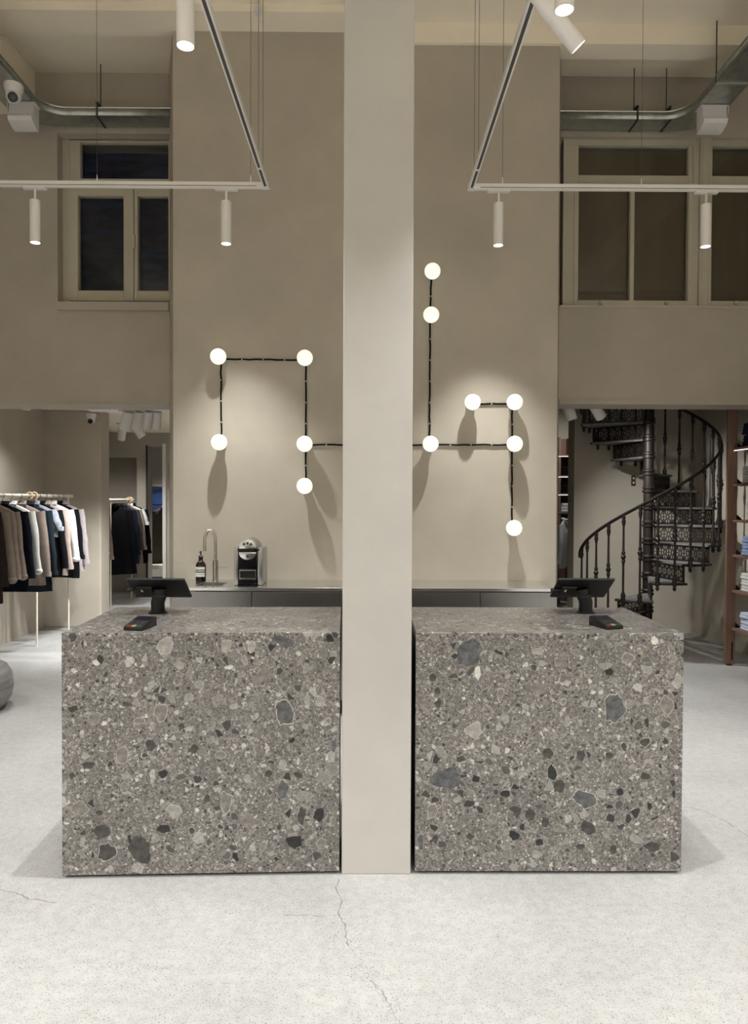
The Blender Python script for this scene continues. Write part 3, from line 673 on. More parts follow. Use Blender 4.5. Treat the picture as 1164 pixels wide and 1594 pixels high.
# ------------------------------------------------------------------ cable trays, white boxes, dome camera
def tray(label, sgn):
    zb = at(180, 180, 5.80).z; hz = .062
    xin = -1.4 if sgn < 0 else 1.3
    xb = 2.58 if sgn < 0 else 2.50                                    # inner face of the run towards the viewer
    t = thing('cable_tray', label, 'cable tray', (sgn*2.0, 5.88, zb), (0,0,0), 'galvanised trays under the ceiling')
    ox, oy, oz = sgn*2.0, 5.88, zb
    y0, y1, wd = 5.80, 5.975, .24
    def P(x, y, z): return (x-ox, y-oy, z-oz)
    rad = .18
    # plan outline: straight run along the wall, bend, run towards the viewer
    inner = [(xin, y0)] + [(sgn*(xb-rad+rad*math.sin(R(a))), y0-rad+rad*math.cos(R(a))) for a in range(0, 91, 10)] + [(sgn*xb, -2.5)]
    outer = [(xin, y1)] + [(sgn*(xb+wd-(rad+.1)+(rad+.1)*math.sin(R(a))), y1-(rad+.1)+(rad+.1)*math.cos(R(a))) for a in range(0, 91, 10)] + [(sgn*(xb+wd), -2.5)]
    n = len(inner); mb = MB()
    vs = [P(x, y, zb) for x, y in inner] + [P(x, y, zb) for x, y in outer] + [P(x, y, zb+.003) for x, y in inner] + [P(x, y, zb+.003) for x, y in outer]
    fs = []
    for i in range(n-1): fs += [(i, i+1, n+i+1, n+i), (2*n+i, 3*n+i, 3*n+i+1, 2*n+i+1)]
    mb.add(vs, fs); mb.build('tray_base', 'galvanised', t)
    for nm, line in (('inner_side', inner), ('outer_side', outer)):
        vs = []; 
        for x, y in line: vs += [P(x, y, zb), P(x, y, zb+hz)]
        mb = MB(); mb.add(vs, [(2*i, 2*i+2, 2*i+3, 2*i+1) for i in range(n-1)])
        so = mb.build(nm, 'galvanised', t, True)
        sm = so.modifiers.new('thick', 'SOLIDIFY'); sm.thickness = .003; sm.offset = 0
    MB().tube([P(x, y, zb+hz) for x, y in inner], .005, 6).build('rim', 'galvanised_edge', t, True)
    MB().box(*[sgn*2.0-ox]*0 or (min(xin, sgn*1.9)-ox, max(xin, sgn*1.9)-ox), y0-oy, y1-oy, hz-.002, hz+.002).build('lid', 'galvanised', t)
    for px in ((151,) if sgn < 0 else (992, 1043)):
        X = at(px, 172, y0).x
        mb = MB().box(X-.008-ox, X+.008-ox, y0-.006-oy, y0-.002-oy, -.004, hz+.012); mb.box(X-.008-ox, X+.008-ox, y0-.006-oy, y1+.01-oy, -.008, -.003)
        mb.box(X-.01-ox, X+.01-ox, y0-.006-oy, y1+.01-oy, hz+.03, hz+.045)
        mb.build('hanger_strap', 'dark_metal', t)
        MB().tube([(X-ox, 0, hz+.03), (X-ox, 0, ZC-zb)], .004, 6).build('threaded_rod', 'dark_metal', t)
    for Y in ((4.95,) if sgn < 0 else (5.3,)):
        mb = MB().box(sgn*xb-.006-ox, sgn*(xb+wd)+.006-ox, Y-.012-oy, Y+.012-oy, -.007, -.001) if sgn > 0 else MB().box(-(xb+wd)-.006-ox, -xb+.006-ox, Y-.012-oy, Y+.012-oy, -.007, -.001)
        mb.build('joint_strap', 'galvanised_edge', t)
        for X in (sgn*xb, ):
            MB().tube([(X-ox, Y-oy, 0), (X-ox, Y-oy, ZC-zb)], .005, 6).build('threaded_rod', 'dark_metal', t)
    return zb
ZB = tray('galvanised cable tray bending towards the viewer above the dark window', -1)
tray('galvanised cable tray bending towards the viewer above the brown-blinded windows', 1)
def wbox(label, px, py, Y, s):
    p = at(px, py, Y)
    t = thing('emergency_light', label, 'emergency light', (p.x, Y, ZB), (0,0,0), 'white emergency lights under the trays')
    wd = .108
    MB().box(-wd*.95, wd*.95, .0, .10, -.012, -.004).build('mount_plate', 'white_plastic', t)
    MB().box(-wd*1.02 if s > 0 else wd*.98, -wd*.98 if s > 0 else wd*1.02, .0, .05, -.07, -.004).build('bracket', 'white_metal', t)
    prof = [(.10, -.012), (.0, -.012), (-.012, -.10), (-.035, -.125), (-.02, -.155), (.06, -.185), (.10, -.185)]
    MB().prism(prof, -wd*.85, wd*.85, 'x').build('housing', 'white_plastic', t, True, bevel=.004)
    if s < 0: MB().tube([(0, .015, -.1685), (0, .012, -.178)], .006, 10).build('highlight_dot', 'paper', t, True)  # pale dot stands in for a small highlight on the housing
wbox('white emergency light box under the left cable tray', 33, 163, 5.6, 1)
wbox('white emergency light box under the right cable tray', 1112, 156, 5.57, -1)
p = at(21, 135, 5.2)
def dome(label, X, Y, Z, sc, aim):
    t = thing('dome_camera', label, 'security camera', (X, Y, Z), (0,0,0), 'white dome security cameras')
    MB().lathe([(.058*sc,0), (.058*sc,-.03*sc), (.046*sc,-.055*sc)], 24).build('mount', 'white_plastic', t, True)
    MB().sphere((0,0,-.07*sc), .047*sc, 24, 14).build('eyeball', 'white_plastic', t, smooth=True)
    d = Vector(aim).normalized(); c = Vector((0,0,-.07*sc))
    MB().tube([c+d*.030*sc, c+d*.0485*sc], .030*sc, 20).build('lens_ring', 'black', t, True)
    MB().tube([c+d*.045*sc, c+d*.050*sc], .016*sc, 16).build('lens_glass', 'screen', t, True)
dome('white dome security camera under the left cable tray', at(21, 133, 5.38).x, 5.38, ZB-.002, 1.15, (.25, -.7, -.5))
dome('small white dome camera in the low ceiling corner above the clothes rail', at(142, 645, 8.165).x, 8.165, at(142, 644, 8.165).z, .95, (.05, -.8, -.5))
p = at(402, 20, 5.15)
tag(MB().box(p.x-.022, p.x+.022, 5.10, 5.162, p.z-.018, p.z+.018).build('junction_box', 'white_plastic', bevel=.004), 'small pale junction box on the ceiling beam', 'junction box')

# ------------------------------------------------------------------ clothes
def cmat(name, c, v=.12): mat('cloth_'+name, c, 0.95, spec=0.12, var=v, vscale=14, bump=.15, bscale=220)
cmat('black', (.004,.004,.005)); cmat('navy', (.007,.009,.016)); cmat('teal', (.012,.018,.025)); cmat('white', (.66,.68,.66), .05); cmat('pink', (.34,.27,.245))
cmat('lilac', (.33,.30,.31)); cmat('taupe', (.235,.19,.165)); cmat('greyblue', (.22,.235,.27), .3); cmat('beige', (.30,.255,.22)); cmat('brown', (.025,.017,.015))
cmat('olive', (.075,.072,.05)); cmat('charcoal', (.035,.033,.034)); cmat('mint', (.55,.62,.60), .05)
def body_mesh(L, flare, thick, col, seed, sh=.215):
    rr = random.Random(seed); n = 28; rows = 16; vs = []
    ph = [rr.uniform(0, 6) for _ in range(4)]
    for i in range(rows+1):
        v = i/rows; z = -.085 - (L-.085)*v**1.15
        s = min(1, (-z-.085)/.075)
        hw = .055 + (sh-.055)*s**.8 if s < 1 else sh + (flare)*(v) - .012*math.sin(min(1, max(0, (-z-.16)/.2))*PI)
        ht = (.012 + (thick-.012)*min(1, (-z-.085)/.16))*(1+.15*math.sin(ph[3]+v*5))
        for j in range(n):
            a = 2*PI*j/n; c, s_ = math.cos(a), math.sin(a)
            x = hw*math.copysign(abs(c)**.75, c); y = ht*math.copysign(abs(s_)**.8, s_)
            fold = .008*v*math.sin(x*46+ph[0]) + .005*v*math.sin(x*23+z*5+ph[1])
            vs.append((x+.006*v*math.sin(z*16+ph[2]), y+fold, z+.006*math.sin(x*14+ph[2])*v))
    fs = [(i*n+j, i*n+(j+1)%n, (i+1)*n+(j+1)%n, (i+1)*n+j) for i in range(rows) for j in range(n)]
    fs += [tuple(range(n)), tuple(rows*n+j for j in range(n))[::-1]]
    mb = MB(); mb.add(vs, fs); return mb.mesh('body', 'cloth_'+col, smooth=True)
def garment(label, cat, rail_x, y, z, L, sleeve, col, seed, group, flare=.02, thick=.03, collar=True, knot=False, yaw=0, name='hanging_jacket', sh=.215):
    rr = random.Random(seed+99)
    t = thing(name, label, cat, (rail_x, y, z), (0,0,R(yaw)), group)
    link('body', body_mesh(L, flare, thick, col, seed, sh), t)
    if collar: MB().tube([(-.05,-.02,-.085), (-.035,-.032,-.075), (.0,-.036,-.085), (.035,-.032,-.075), (.05,-.02,-.085), (.04,.025,-.062), (-.04,.025,-.062), (-.05,-.02,-.085)], .014, 8).build('collar', 'cloth_'+col, t, True)
    if sleeve:
        for s in (-1, 1):
            n = 7; pts = []; rs = []
            for i in range(n+1):
                v = i/n
                pts.append((s*(sh-.035+.075*v**.7+ rr.uniform(-.004,.004)), -.012*math.sin(v*3), -.15-sleeve*v)); rs.append(.058-.016*v + .004*math.sin(v*9+seed))
            sl = MB().tube(pts, rs, 12, flat=(.85, .62)).build('sleeve', 'cloth_'+col, t, True)
            e = Vector(pts[-1])
            if knot: MB().sphere(e, .045, 10, 7, (1, .8, .75)).build('rolled_cuff', 'cloth_'+col, sl, smooth=True)
            else: MB().tube([e+Vector((0,0,.03)), e+Vector((0,0,-.012))], .046, 12, flat=(.85,.65)).build('cuff', 'cloth_'+col, sl, True)
    return t
def hanger(label, x, y, z, group):
    t = thing('clothes_hanger', label, 'hanger', (x, y, z), (0,0,0), group)
    MB().tube([(-.14,0,-.150), (-.08,0,-.112), (0,0,-.078), (.08,0,-.112), (.14,0,-.150)], [.008,.010,.011,.010,.008], 8).build('shoulder_bar', 'hanger_wood', t, True)
    pts = [(0,0,-.07), (0,0,-.03)] + [(.02*math.sin(R(a)), 0, -.002+.02*-math.cos(R(a))) for a in range(30, 271, 30)]
    MB().tube(pts, .0025, 6).build('hook', 'dark_metal', t, True)
def clothes_rail(label, X, Ya, Yb, legs, z):
    t = thing('clothes_rail', label, 'clothes rail', (X, Ya, 0), (0,0,0), 'pale metal clothes rails')
    MB().tube([(0,0,z), (0,Yb-Ya,z)], .017, 14).build('rail', 'rail_white', t, True)
    for y in legs: MB().tube([(.0, y-Ya, 0), (.0, y-Ya, z)], .010, 10).build('leg', 'rail_white', t, True)
RX = -3.29
RZ = at(60, 772, 7.6).z
clothes_rail('pale clothes rail full of jackets by the left wall', RX, 5.75, 8.05, (5.9, 7.19, 7.95), RZ)
G1 = 'clothes on the rail by the left wall'
ylist = [7.80, 7.67, 7.53, 7.39, 7.25, 7.14, 7.02, 6.86, 6.68, 6.53, 6.38, 6.28, 6.18, 6.04]
spec = [('lilac grey overshirt at the far end of the left rail','lilac',.80,.56,{}), ('black long jacket second from the far end of the left rail','black',.86,.5,{}),
 ('white shirt with rolled cuffs near the far end of the left rail','white',.66,.50,{'knot':True}), ('dusty pink shirt between white and black clothes on the left rail','pink',.80,.58,{}),
 ('black jacket right behind the grey-blue shirt on the left rail','black',.80,.56,{}), ('grey-blue patterned shirt with short sleeves on the left rail','greyblue',.40,.18,{}),
 ('long dark teal coat in the middle of the left rail','teal',.92,.60,{}), ('taupe brown jacket in the middle of the left rail','taupe',.84,.60,{}),
 ('white shirt with rolled cuffs in front of the taupe jacket','white',.70,.54,{'knot':True}), ('navy jacket next to the beige shirts on the left rail','navy',.86,.58,{}),
 ('beige shirt farthest of three on the left rail','beige',.74,.56,{'knot':True}), ('pinkish shirt middle of three pale shirts on the left rail','pink',.73,.56,{}), ('beige shirt nearest of three on the left rail','beige',.74,.57,{'knot':True}),
 ('dark brown jacket near the left edge of the picture','brown',.90,.6,{})]
for i, (lab, col, L, sl, kw) in enumerate(spec):
    garment(lab, 'shirt' if 'shirt' in lab else ('coat' if 'coat' in lab else 'jacket'), RX, ylist[i], RZ, L, sl, col, 40+i, G1, yaw=random.uniform(-4, 4), name='hanging_shirt' if 'shirt' in lab else ('hanging_coat' if 'coat' in lab else 'hanging_jacket'), thick=.034, **kw)
    hanger('wooden hanger holding the ' + ' '.join(lab.split()[:8]), RX, ylist[i], RZ, 'wooden hangers on the left rail')
# wooden rings on the rail
for i, y in enumerate((7.05, 7.15)):
    mb = MB(); mb.tube([(RX+.034*math.cos(R(a)), y, RZ+.034*math.sin(R(a))) for a in range(0, 361, 20)], .006, 8, cap=False)
    tag(mb.build('wooden_ring', 'hanger_wood', smooth=True), ['nearer wooden ring around the left clothes rail', 'farther wooden ring around the left clothes rail'][i], 'ring', 'wooden rings on the clothes rail')
RX2 = -3.47; RZ2 = at(185, 778, 10.2).z
clothes_rail('pale clothes rail in the far niche beyond the mirror opening', RX2, 8.6, 10.72, (9.75, 10.6), RZ2)
spec2 = [('black jacket at the far end of the niche rail','black',.92,.62,{}), ('white tee at the far end of the niche rail','white',.72,.2,{}), ('taupe shirt behind the dark coat on the niche rail','taupe',.90,.55,{}),
 ('charcoal shirt behind the dark coat on the niche rail','charcoal',.90,.55,{}), ('long navy coat in the middle of the niche rail','navy',1.03,.60,{}), ('black coat in front of the navy coat on the niche rail','black',1.02,.6,{}),
 ('taupe shirt with long sleeves beside the mint shirt','taupe',.95,.58,{}), ('pale mint shirt with rolled cuffs on the niche rail','mint',.80,.5,{'knot':True})]
y2 = [10.62, 10.50, 10.38, 10.26, 10.10, 9.94, 9.05, 8.88]
for i, (lab, col, L, sl, kw) in enumerate(spec2):
    y = y2[i]
    garment(lab, 'shirt' if ('shirt' in lab or 'tee' in lab) else ('coat' if 'coat' in lab else 'jacket'), RX2, y, RZ2, L, sl, col, 140+i, 'clothes on the rail in the far niche', name='hanging_shirt' if ('shirt' in lab or 'tee' in lab) else ('hanging_coat' if 'coat' in lab else 'hanging_jacket'), thick=.035, **kw)
for i, y in enumerate((9.3, 9.36, 10.5, 10.56)):
    mb = MB(); mb.tube([(RX2+.036*math.cos(R(a)), y, RZ2+.036*math.sin(R(a))) for a in range(0, 361, 20)], .007, 8, cap=False)
    tag(mb.build('wooden_ring', 'hanger_wood', smooth=True), 'small wooden ring on the far niche rail, ' + ('nearest', 'second', 'third', 'farthest')[i] + ' of four', 'ring', 'wooden rings on the niche rail')
# mirror panel built as an opening: reflected shop front, olive jacket, bench modelled solid
XD = (dx0+dx1)/2
struct(MB().box(dx0-1.6, dx1+.8, 13.6, 13.7, 0, 3).build('wall_street', 'plaster'), 'shop front wall beyond the far mirror opening', 'wall')
fw = thing('window_4', 'dark shop front window at night beyond the far mirror opening', 'window', (at(242, 800, 13.6).x, 13.6, 0)); fw['kind'] = 'structure'
MB().box(-.5, .6, -.012, 0, at(242, 862, 13.6).z, at(242, 758, 13.6).z).build('pane', 'night_wall', fw)
mb = MB(); frame_rect(mb, -.54, .64, at(242, 866, 13.6).z, at(242, 754, 13.6).z, -.03, 0, .04, .04, .04, .04); mb.build('window_frame', 'window_paint', fw)
spotlight('added white spotlight in the room beyond the far mirror opening', dx0+.3, 12.2, 2.49, (-.1, .3, -1), .17, .05, 240, 120, group='white spotlights under the low ceiling')  # lamp added to brighten the room behind the mirror opening
struct(MB().box(dx0-1.6, dx1+.8, 11.4, 13.7, 2.5, 2.6).build('ceiling_street_room', 'plaster_ceiling'), 'ceiling beyond the far mirror opening', 'ceiling')
tag(MB().prism([(.17*math.cos(R(a)), .10*math.sin(R(a))) for a in range(0, 360, 20)], -.01, .01, 'y').build('shop_sign', 'sign_blue', loc=(at(246, 777, 13.58).x, 13.577, at(246, 777, 13.58).z)), 'small oval blue sign glowing beyond the far mirror opening', 'sign')
g0 = at(247, 790, 12.0)
gj = garment('olive green jacket hanging beyond the far mirror opening', 'jacket', g0.x+.10, 12.0, g0.z+.08, 1.0, .6, 'olive', 300, None, thick=.05, yaw=25)
tr_ = thing('garment_stand', 'slim pale stand carrying the olive jacket', 'stand', (g0.x+.10, 12.0, 0))
MB().lathe([(.12,0), (.12,.012), (.012,.016), (.012, g0.z+.085)], 20, (0,.13,0)).build('pole', 'rail_white', tr_, True)
MB().tube([(0,.13,g0.z+.083), (0,-.02,g0.z+.083)], .008, 8).build('arm', 'rail_white', tr_, True)
bb = at(243, 910, 11.7)
tb = thing('bench', 'pale wedge bench low beyond the far mirror opening', 'bench', (bb.x, 11.8, 0))
MB().box(-.25, .25, -.15, .2, .33, .40).build('seat', 'rail_white', tb, bevel=.01)
for s in (-1, 1): MB().box(s*.2-.02, s*.2+.02, -.12, .17, 0, .33).build('leg', 'rail_white', tb)

# back room spotlights
G3 = 'white spotlights under the low ceiling'
def low_spot(label, px, py, Y, direction, power, size=95, ln=.17, rad=.052):
    q = at(px, py, Y); return spotlight(label, q.x, Y, at(px, 638, Y).z if 6.7 < Y < 8 else RC, direction, ln, rad, power, size, stem=.05 if Y < 8 else .09, group=G3)
lt = at(215, 636, 6.95)
tk2 = thing('lighting_track', 'short white lighting track carrying the row of spots above the opening', 'lighting track', (lt.x, 6.95, lt.z))
MB().box(-.55, .45, -.25, .30, .0, .02).build('rail', 'white_metal', tk2)
for X in (-.4, .3): MB().tube([(X,0,.02), (X,0,RC-lt.z)], .005, 6).build('rod', 'white_metal', tk2)
low_spot('white spotlight leftmost in the row above the opening', 198, 645, 6.75, (-.45, .35, -1.6), 85)
low_spot('white spotlight second in the row above the opening', 214, 645, 6.95, (-.4, .45, -1.6), 85)
low_spot('white spotlight third in the row above the opening', 229, 645, 7.1, (-.35, .4, -1.6), 90)
low_spot('white spotlight rightmost in the row above the opening', 243, 645, 7.2, (-.15, .3, -1.2), 110)
low_spot('white spotlight low and alone in front of the far wall', 213, 664, 9.3, (.5, .3, -.8), 90, 110)
low_spot('white spotlight at the left end above the clothes rail', 42, 632, 6.62, (-.35, .35, -1), 60)
low_spot('white spotlight in the far niche room over the coats', 190, 640, 9.6, (-.3, .45, -1), 90, 110)
def right_spot(label, px, Y, direction, power, size=95):
    q = at(px, 640, Y)
    return spotlight(label, q.x, Y, at(px, 636, Y).z+.08, direction, .17, .05, power, size, stem=.05, group='white spotlights above the staircase')
tk = at(900, 640, 6.6)
tt = thing('lighting_track', 'short white lighting track above the staircase opening', 'lighting track', (tk.x, 6.6, tk.z+.10))
MB().box(-.35, .45, -.016, .016, .0, .03).build('rail', 'white_metal', tt)
for X in (-.3, .4): MB().tube([(X,0,.03), (X,0,3.3-tk.z-.10)], .004, 6).build('rod', 'white_metal', tt)
right_spot('white tilted spotlight left above the staircase opening', 884, 6.6, (.35, .1, -1), 60)
right_spot('white spotlight right above the staircase opening', 926, 6.6, (.75, .5, -.9), 100)

# ------------------------------------------------------------------ spiral staircase
SC = Vector((at(1009, 777, 7.2).x, 7.2, 0)); SRAD = .65; RISE = .17; DA = 26.4; ZB0 = .04
def th(k): return -82 + DA*(k-5)
st = thing('spiral_staircase', 'dark cast iron spiral staircase with lacy pierced risers', 'staircase', tuple(SC))
MB().lathe([(.075,0), (.075,.05), (.048,.07), (.044,3.28)], 24).build('newel_post', 'iron', st, True)
def tread_mesh():
    mb = MB(); n = 6; pts = [(.05*math.cos(R(-1)), .05*math.sin(R(-1)))] + [(SRAD*math.cos(R(-2+(DA+4)*i/n)), SRAD*math.sin(R(-2+(DA+4)*i/n))) for i in range(n+1)] + [(.05*math.cos(R(DA+1)), .05*math.sin(R(DA+1)))]
    mb.prism(pts, -.018, 0, 'z'); return mb.mesh('tread', 'tread_grey')
def lattice(x0, x1, z0, z1):
    mb = MB(); T = .006
    def bar(a, b, wd):
        a, b = Vector((a[0], 0, a[1])), Vector((b[0], 0, b[1])); d = (b-a).normalized(); s = Vector((-d.z, 0, d.x))*wd/2
        vs = []
        for p in (a, b):
            for q in (s, -s):
                for y in (-T/2, T/2): vs.append(p+q+Vector((0, y, 0)))
        mb.add(vs, [(0,1,3,2), (4,6,7,5), (0,4,5,1), (2,3,7,6), (0,2,6,4), (1,5,7,3)])
    bw = .016
    for a, b in (((x0,z0+bw/2),(x1,z0+bw/2)), ((x0,z1-bw/2),(x1,z1-bw/2)), ((x0+bw/2,z0),(x0+bw/2,z1)), ((x1-bw,z0),(x1-bw,z1))): bar(a, b, bw if a[0] != x1-bw else bw*2)
    nx = max(1, round((x1-x0)/.085)); cw = (x1-x0-bw*2)/nx; zc = (z0+z1)/2; hh = (z1-z0)/2-bw*.6
    for i in range(nx):
        c = x0+bw+cw*(i+.5); hw = cw/2
        if i: bar((c-hw, z0+bw), (c-hw, z1-bw), .006)
        q = .36
        ring = [(c+q*hw*math.cos(2*PI*k/8), zc+q*hh*math.sin(2*PI*k/8)) for k in range(9)]
        for k in range(8): bar(ring[k], ring[k+1], .007)
        for sx_ in (-1, 1):
            for sz_ in (-1, 1):
                bar((c+sx_*hw*.26, zc+sz_*hh*.26), (c+sx_*hw, zc+sz_*hh), .008)
                bar((c+sx_*hw*.55, zc+sz_*hh*.95), (c+sx_*hw*.62, zc+sz_*hh*.52), .006); bar((c+sx_*hw*.95, zc+sz_*hh*.48), (c+sx_*hw*.60, zc+sz_*hh*.55), .006)
            bar((c+sx_*hw*.36, zc), (c+sx_*hw, zc), .006)
        bar((c, zc+.36*hh), (c, zc+hh), .006); bar((c, zc-.36*hh), (c, zc-hh), .006)
    return mb
RISER = lattice(.055, SRAD-.006, -RISE+.002, -.018).mesh('riser_panel', 'iron')
TREAD = tread_mesh()
NOSE = MB().tube([(SRAD*math.cos(R(-2+(DA+4)*i/6)), SRAD*math.sin(R(-2+(DA+4)*i/6)), -.012) for i in range(7)], .012, 6).mesh('tread_edge', 'iron')
def nose2():
    mb = MB(); mb.tube([(.05, 0, -.010), (SRAD+.012, 0, -.010)], .011, 8); return mb.mesh('nosing', 'iron')
NOSING = nose2()
COLLAR = MB().lathe([(.044,-RISE+.01), (.058,-RISE+.015), (.058,-RISE+.03), (.048,-RISE+.04), (.048,-.03), (.060,-.02), (.060,0)], 20).mesh('newel_collar', 'iron', True)
def bal_mesh(L):
    p = [(.005,-.075), (.011,-.06), (.013,-.05), (.007,-.04), (.012,-.03), (.016,-.02), (.016,.0), (.013,.02), (.017,.035), (.013,.05), (.008,.07), (.007,.40*L), (.009,.43*L), (.014,.455*L), (.009,.47*L), (.016,.495*L), (.017,.51*L),
         (.009,.53*L), (.014,.55*L), (.008,.575*L), (.0065,.86*L), (.010,.89*L), (.014,.92*L), (.010,.95*L), (.013,.97*L), (.009,L)]
    return MB().lathe([(r*1.45, z) for r, z in p], 8).mesh('baluster', 'iron', True)
RO = .75; KMAX = 15
BALA, BALB = bal_mesh(RO+RISE*.18), bal_mesh(RO+RISE*.68)
for k in range(1, KMAX):
    a = R(th(k)); z = RISE*k + ZB0
    link('tread', TREAD, st, (0,0,z), (0,0,a)); link('riser_panel', RISER, st, (0,0,z), (0,0,a))
    link('tread_edge', NOSE, st, (0,0,z), (0,0,a)); link('nosing', NOSING, st, (0,0,z), (0,0,a)); link('newel_collar', COLLAR, st, (0,0,z), (0,0,a))
    for m_, f in ((BALA, .18), (BALB, .68)):
        b = R(th(k)+DA*f); link('baluster', m_, st, (SRAD*math.cos(b), SRAD*math.sin(b), z))
hp = []
for d in range(-200, int(th(KMAX)), 6):
    k = 5 + (d+82)/DA; hp.append((SRAD*math.cos(R(d)), SRAD*math.sin(R(d)), RISE*k+ZB0+RO+.004))
MB().tube(hp, .015, 8, flat=(1.2, .8)).build('handrail', 'iron', st, True)
# bracket and switch on the stair wall
q = at(985, 748, YS)
t = thing('wall_switch', 'small brown switch plate on the wall behind the staircase', 'switch', (q.x, YS, q.z))
MB().box(-.022, .022, -.018, 0, -.055, .055).build('plate', 'switch_brown', t, bevel=.003)
for s in (-1, 1): MB().tube([(0,-.018,s*.025), (0,-.024,s*.025)], .010, 10).build('rocker', 'paper', t, True)

# ------------------------------------------------------------------ shelf unit and folded clothes
XSH = at(1129, 900, 6.44).x
t = thing('shelf_unit', 'tall walnut shelf unit with lit boards at the right edge', 'shelf', (XSH, 6.44, 0))
shelf_py = (697, 753, 809, 863, 918, 977); sz = [at(1140, y, 6.42).z for y in shelf_py]
MB().box(0, .085, -.014, .014, .015, 2.9).build('upright', 'wood', t, bevel=.002)
MB().box(.052, .066, -.0155, -.012, .05, .21).build('slot', 'black', t)
MB().lathe([(.025,0), (.025,.008), (.012,.01), (.012,.016)], 14, (.04,0,0)).build('foot', 'dark_metal', t, True)
for y in (-1.6,):
    MB().box(0, .085, y-.014, y+.014, .015, 2.9).build('upright', 'wood', t, bevel=.002)
    MB().lathe([(.025,0), (.025,.008), (.012,.01), (.012,.016)], 14, (.04,y,0)).build('foot', 'dark_metal', t, True)
for i, z in enumerate(sz):
    b_ = MB().box(.05, .44, -1.62, -.012, z-.022, z).build('shelf_board', 'wood', t, bevel=.002)
    MB().prism([(.0, z), (.05, z), (.0, z+.045)], -.02, -.014, 'y').xf(Matrix.Translation((.085,0,0))).build('bracket', 'black', b_)
    if i == 0: 
        e = MB().box(.052, .060, -1.6, -.02, z-.028, z-.0225).build('light_strip', 'strip', b_)
cmat('shelf_navy', (.012,.014,.045)); cmat('shelf_grey', (.5,.5,.53), .06); cmat('shelf_blue', (.28,.37,.58), .08); cmat('shelf_pale', (.55,.62,.74), .05)
def folded(label, cat, x, y, z, wx_, wy, h, m, group, roll=False, seed=0):
    rr = random.Random(seed); tt = thing('folded_shirt' if not roll else 'rolled_towel', label, cat, (x, y, z), (0,0,R(rr.uniform(-4,4))), group)
    if roll:
        MB().tube([(-wx_/2,0,h/2), (-wx_/2+.02,0,h/2), (wx_/2-.02,0,h/2), (wx_/2,0,h/2)], [h*.38, h/2, h/2, h*.38], 14).build('roll', m, tt, True)
        MB().tube([(-wx_/2-.002,0,h/2), (-wx_/2+.004,0,h/2)], h*.22, 10).build('roll_end', m, tt, True)
    else:
        MB().box(-wx_/2, wx_/2, -wy/2, wy/2, .001, h*.52).build('lower_fold', m, tt, True, bevel=h*.22)
        MB().box(-wx_/2+.004, wx_/2-.012, -wy/2+.003, wy/2-.004, h*.50, h).build('upper_fold', m, tt, True, bevel=h*.2)
kinds = [('navy', 'shelf_navy', 4, .05), ('grey', 'shelf_grey', 3, .048), ('white', 'white', 3, .06), ('blue', 'shelf_blue', 3, .055), ('white', 'white', 3, .052), ('pale blue', 'shelf_pale', 3, .05)]
ordn = ['bottom', 'second', 'third', 'top']
shn = ['top shelf', 'second shelf from the top', 'third shelf from the top', 'fourth shelf from the top', 'fifth shelf from the top', 'lowest shelf']
for i, (cn, m_, n, h) in enumerate(kinds):
    for j in range(n):
        o_ = ordn[j] if j < n-1 else 'top'
        if i == 2:
            folded('white rolled towel, %s one on the %s' % (o_, shn[i]), 'towel', XSH+.24, 6.26 + (0 if j < 1 else .02*j), sz[i]+.001+j*h*.86, .26, .3, h, 'cloth_white', 'white towels on the shelf', True, i*10+j)
        else:
            folded('%s folded shirt, %s one of the stack on the %s' % (cn, o_, shn[i]), 'shirt', XSH+.22, 6.17, sz[i]+.001+j*(h+.002), .28, .34, h, 'cloth_'+m_, 'folded shirts on the walnut shelves', False, i*10+j)

# mirror strip built as a gap: reflected shelf bay, jeans and jackets modelled solid
gx0, gx1 = at(871, 750, 10.2).x, at(891, 750, 10.2).x
t2 = thing('shelf_unit', 'reflected walnut shelving built behind the mirror gap beside the staircase', 'shelf', (gx0, 10.2, 0))
gw = gx1-gx0+.25
for y in (.0, gw*.42, gw*.8): MB().box(y-.015, y+.015, 0, .3, 0, 2.35).build('upright', 'wood', t2)
MB().box(-.02, gw, .30, .32, 0, 2.35).build('back_panel', 'wood', t2)
gz = [at(880, y, 10.2).z for y in (708, 740, 768, 797)]
for i, z in enumerate(gz):
    b_ = MB().box(-.02, gw, -.01, .3, z-.02, z).build('shelf_board', 'wood', t2)
    MB().box(-.02, gw, -.012, -.004, z-.026, z-.02).build('light_strip', 'strip', b_)
for i in (1, 2, 3):
    for c in range(2):
        for j in range(3):
            folded('%s folded %s, %s of the %s stack in the %s beyond the mirror gap' % ('white' if i == 3 else 'dark', 'shirt' if i == 3 else 'jeans', ('bottom', 'middle', 'top')[j], ('left', 'right')[c], ['', 'upper bay', 'middle bay', 'lower bay'][i]), 'shirt' if i == 3 else 'jeans',
                   gx0+.10+c*.17, 10.34, gz[i]+.001+j*.042, .13, .22, .04, 'cloth_white' if i == 3 else 'cloth_black', ['', 'dark jeans in the upper bay', 'dark jeans in the middle bay', 'white shirts in the lower bay'][i], False, 700+i*20+c*5+j)
garment('black jacket hanging under the shelving beyond the mirror gap', 'jacket', gx0+.18, 9.78, at(880, 800, 9.78).z, .80, .55, 'black', 411, None, yaw=50)
garment('pale shirt hanging under the shelving beyond the mirror gap', 'shirt', gx0-.04, 9.78, at(880, 800, 9.78).z, .72, .5, 'white', 412, None, yaw=60, name='hanging_shirt')
rb = thing('clothes_rail', 'short rail under the shelving beyond the mirror gap', 'clothes rail', (gx0-.2, 9.78, 0))
MB().tube([(0,0,at(880, 799.5, 9.78).z), (.9,0,at(880, 799.5, 9.78).z)], .012, 10).build('rail', 'dark_metal', rb, True)
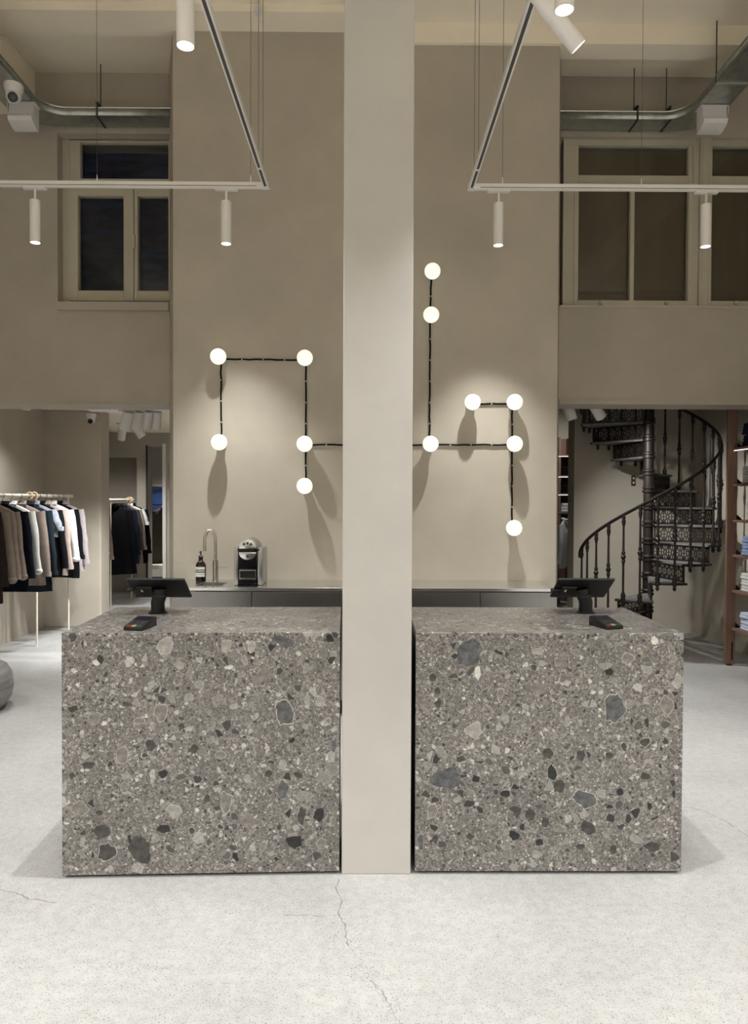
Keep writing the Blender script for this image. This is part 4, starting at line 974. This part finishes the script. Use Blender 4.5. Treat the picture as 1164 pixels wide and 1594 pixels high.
for X in (0, .9): MB().tube([(X,0,0), (X,0,at(880, 799.5, 9.78).z)], .010, 8).build('leg', 'dark_metal', rb, True)
spotlight('white spotlight lighting the shelving beyond the mirror gap', gx0+.1, 9.2, 3.3, (0, .55, -1), .17, .05, 60, 100, group='white spotlights above the staircase')

# ------------------------------------------------------------------ stone drum seat
dpos = atz(20, 1075, .14)
tds = thing('drum_seat', 'rounded grey stone drum seat at the left edge', 'seat', (dpos.x-.335, dpos.y, 0))
MB().lathe([(.20,0), (.25,.02), (.295,.08), (.31,.16), (.30,.24), (.27,.295), (.235,.32)], 48).build('drum', 'stone_seat', tds, True)
MB().lathe([(.235,.319), (.228,.324), (.19,.326)], 48).build('seat_top', 'stone_seat', tds, True)

# ------------------------------------------------------------------ floor cracks and pits
def crack(pxs, wd=.0022, seed=0):
    rr = random.Random(seed); P_ = [atz(x, y, .0004) for x, y in pxs]; fine = []
    for a, b in zip(P_[:-1], P_[1:]):
        n = max(2, int((b-a).length/.012))
        for i in range(n): fine.append(a.lerp(b, i/n) + Vector((rr.uniform(-.004,.004), rr.uniform(-.004,.004), 0)))
    fine.append(P_[-1]); vs = []; n = len(fine)
    for i, p in enumerate(fine):
        d = (fine[min(i+1,n-1)]-fine[max(i-1,0)]).normalized(); s = Vector((-d.y, d.x, 0))*wd*rr.uniform(.25, .8); vs += [p+s, p-s]
    mb = MB(); mb.add(vs, [(2*i, 2*i+2, 2*i+3, 2*i+1) for i in range(n-1)]); mb.build('crack', 'crack', FLOOR)
crack([(528,1369),(522,1384),(530,1398),(532,1406),(526,1424),(535,1437),(540,1462),(542,1472)], .003, 1)
crack([(526,1424),(500,1426),(470,1424),(440,1425)], .0022, 2)
crack([(0,1385),(25,1390),(48,1400),(88,1405)], .0026, 3)
crack([(1064,1256),(1090,1260),(1120,1274),(1150,1292),(1164,1302)], .0024, 4)
crack([(575,1526),(595,1545),(605,1562),(622,1594)], .002, 5)
rr = random.Random(5); vs = []; fs = []
def pit(px, py, r):
    p = atz(px, py, .0003)
    if p.y < 1.0 or p.y > 5: return
    o = len(vs); n = 5
    for j in range(n): vs.append((p.x+r*math.cos(2*PI*j/n)*rr.uniform(.6,1.2), p.y+r*math.sin(2*PI*j/n)*rr.uniform(.6,1.2), .0003))
    fs.append(tuple(range(o, o+n)))
def cluster(x0, y0, x1, y1, sp, n, r=.0021):
    for _ in range(n):
        f = rr.random(); pit(x0+(x1-x0)*f+rr.gauss(0, sp), y0+(y1-y0)*f+rr.gauss(0, sp*.5), rr.uniform(.4, 1.1)*r)
cluster(525, 1430, 580, 1520, 16, 230); cluster(555, 1500, 625, 1590, 12, 90); cluster(130, 1410, 420, 1420, 14, 200); cluster(110, 1500, 280, 1508, 8, 120, .002)
cluster(20, 1495, 60, 1510, 10, 40); cluster(640, 1400, 1100, 1590, 90, 420, .0013); cluster(0, 1420, 600, 1590, 70, 350, .0013); cluster(970, 1450, 1010, 1480, 12, 40)
mb = MB(); mb.add(vs, fs); pt = mb.build('surface_pits', 'pit', FLOOR); pt['kind'] = 'stuff'
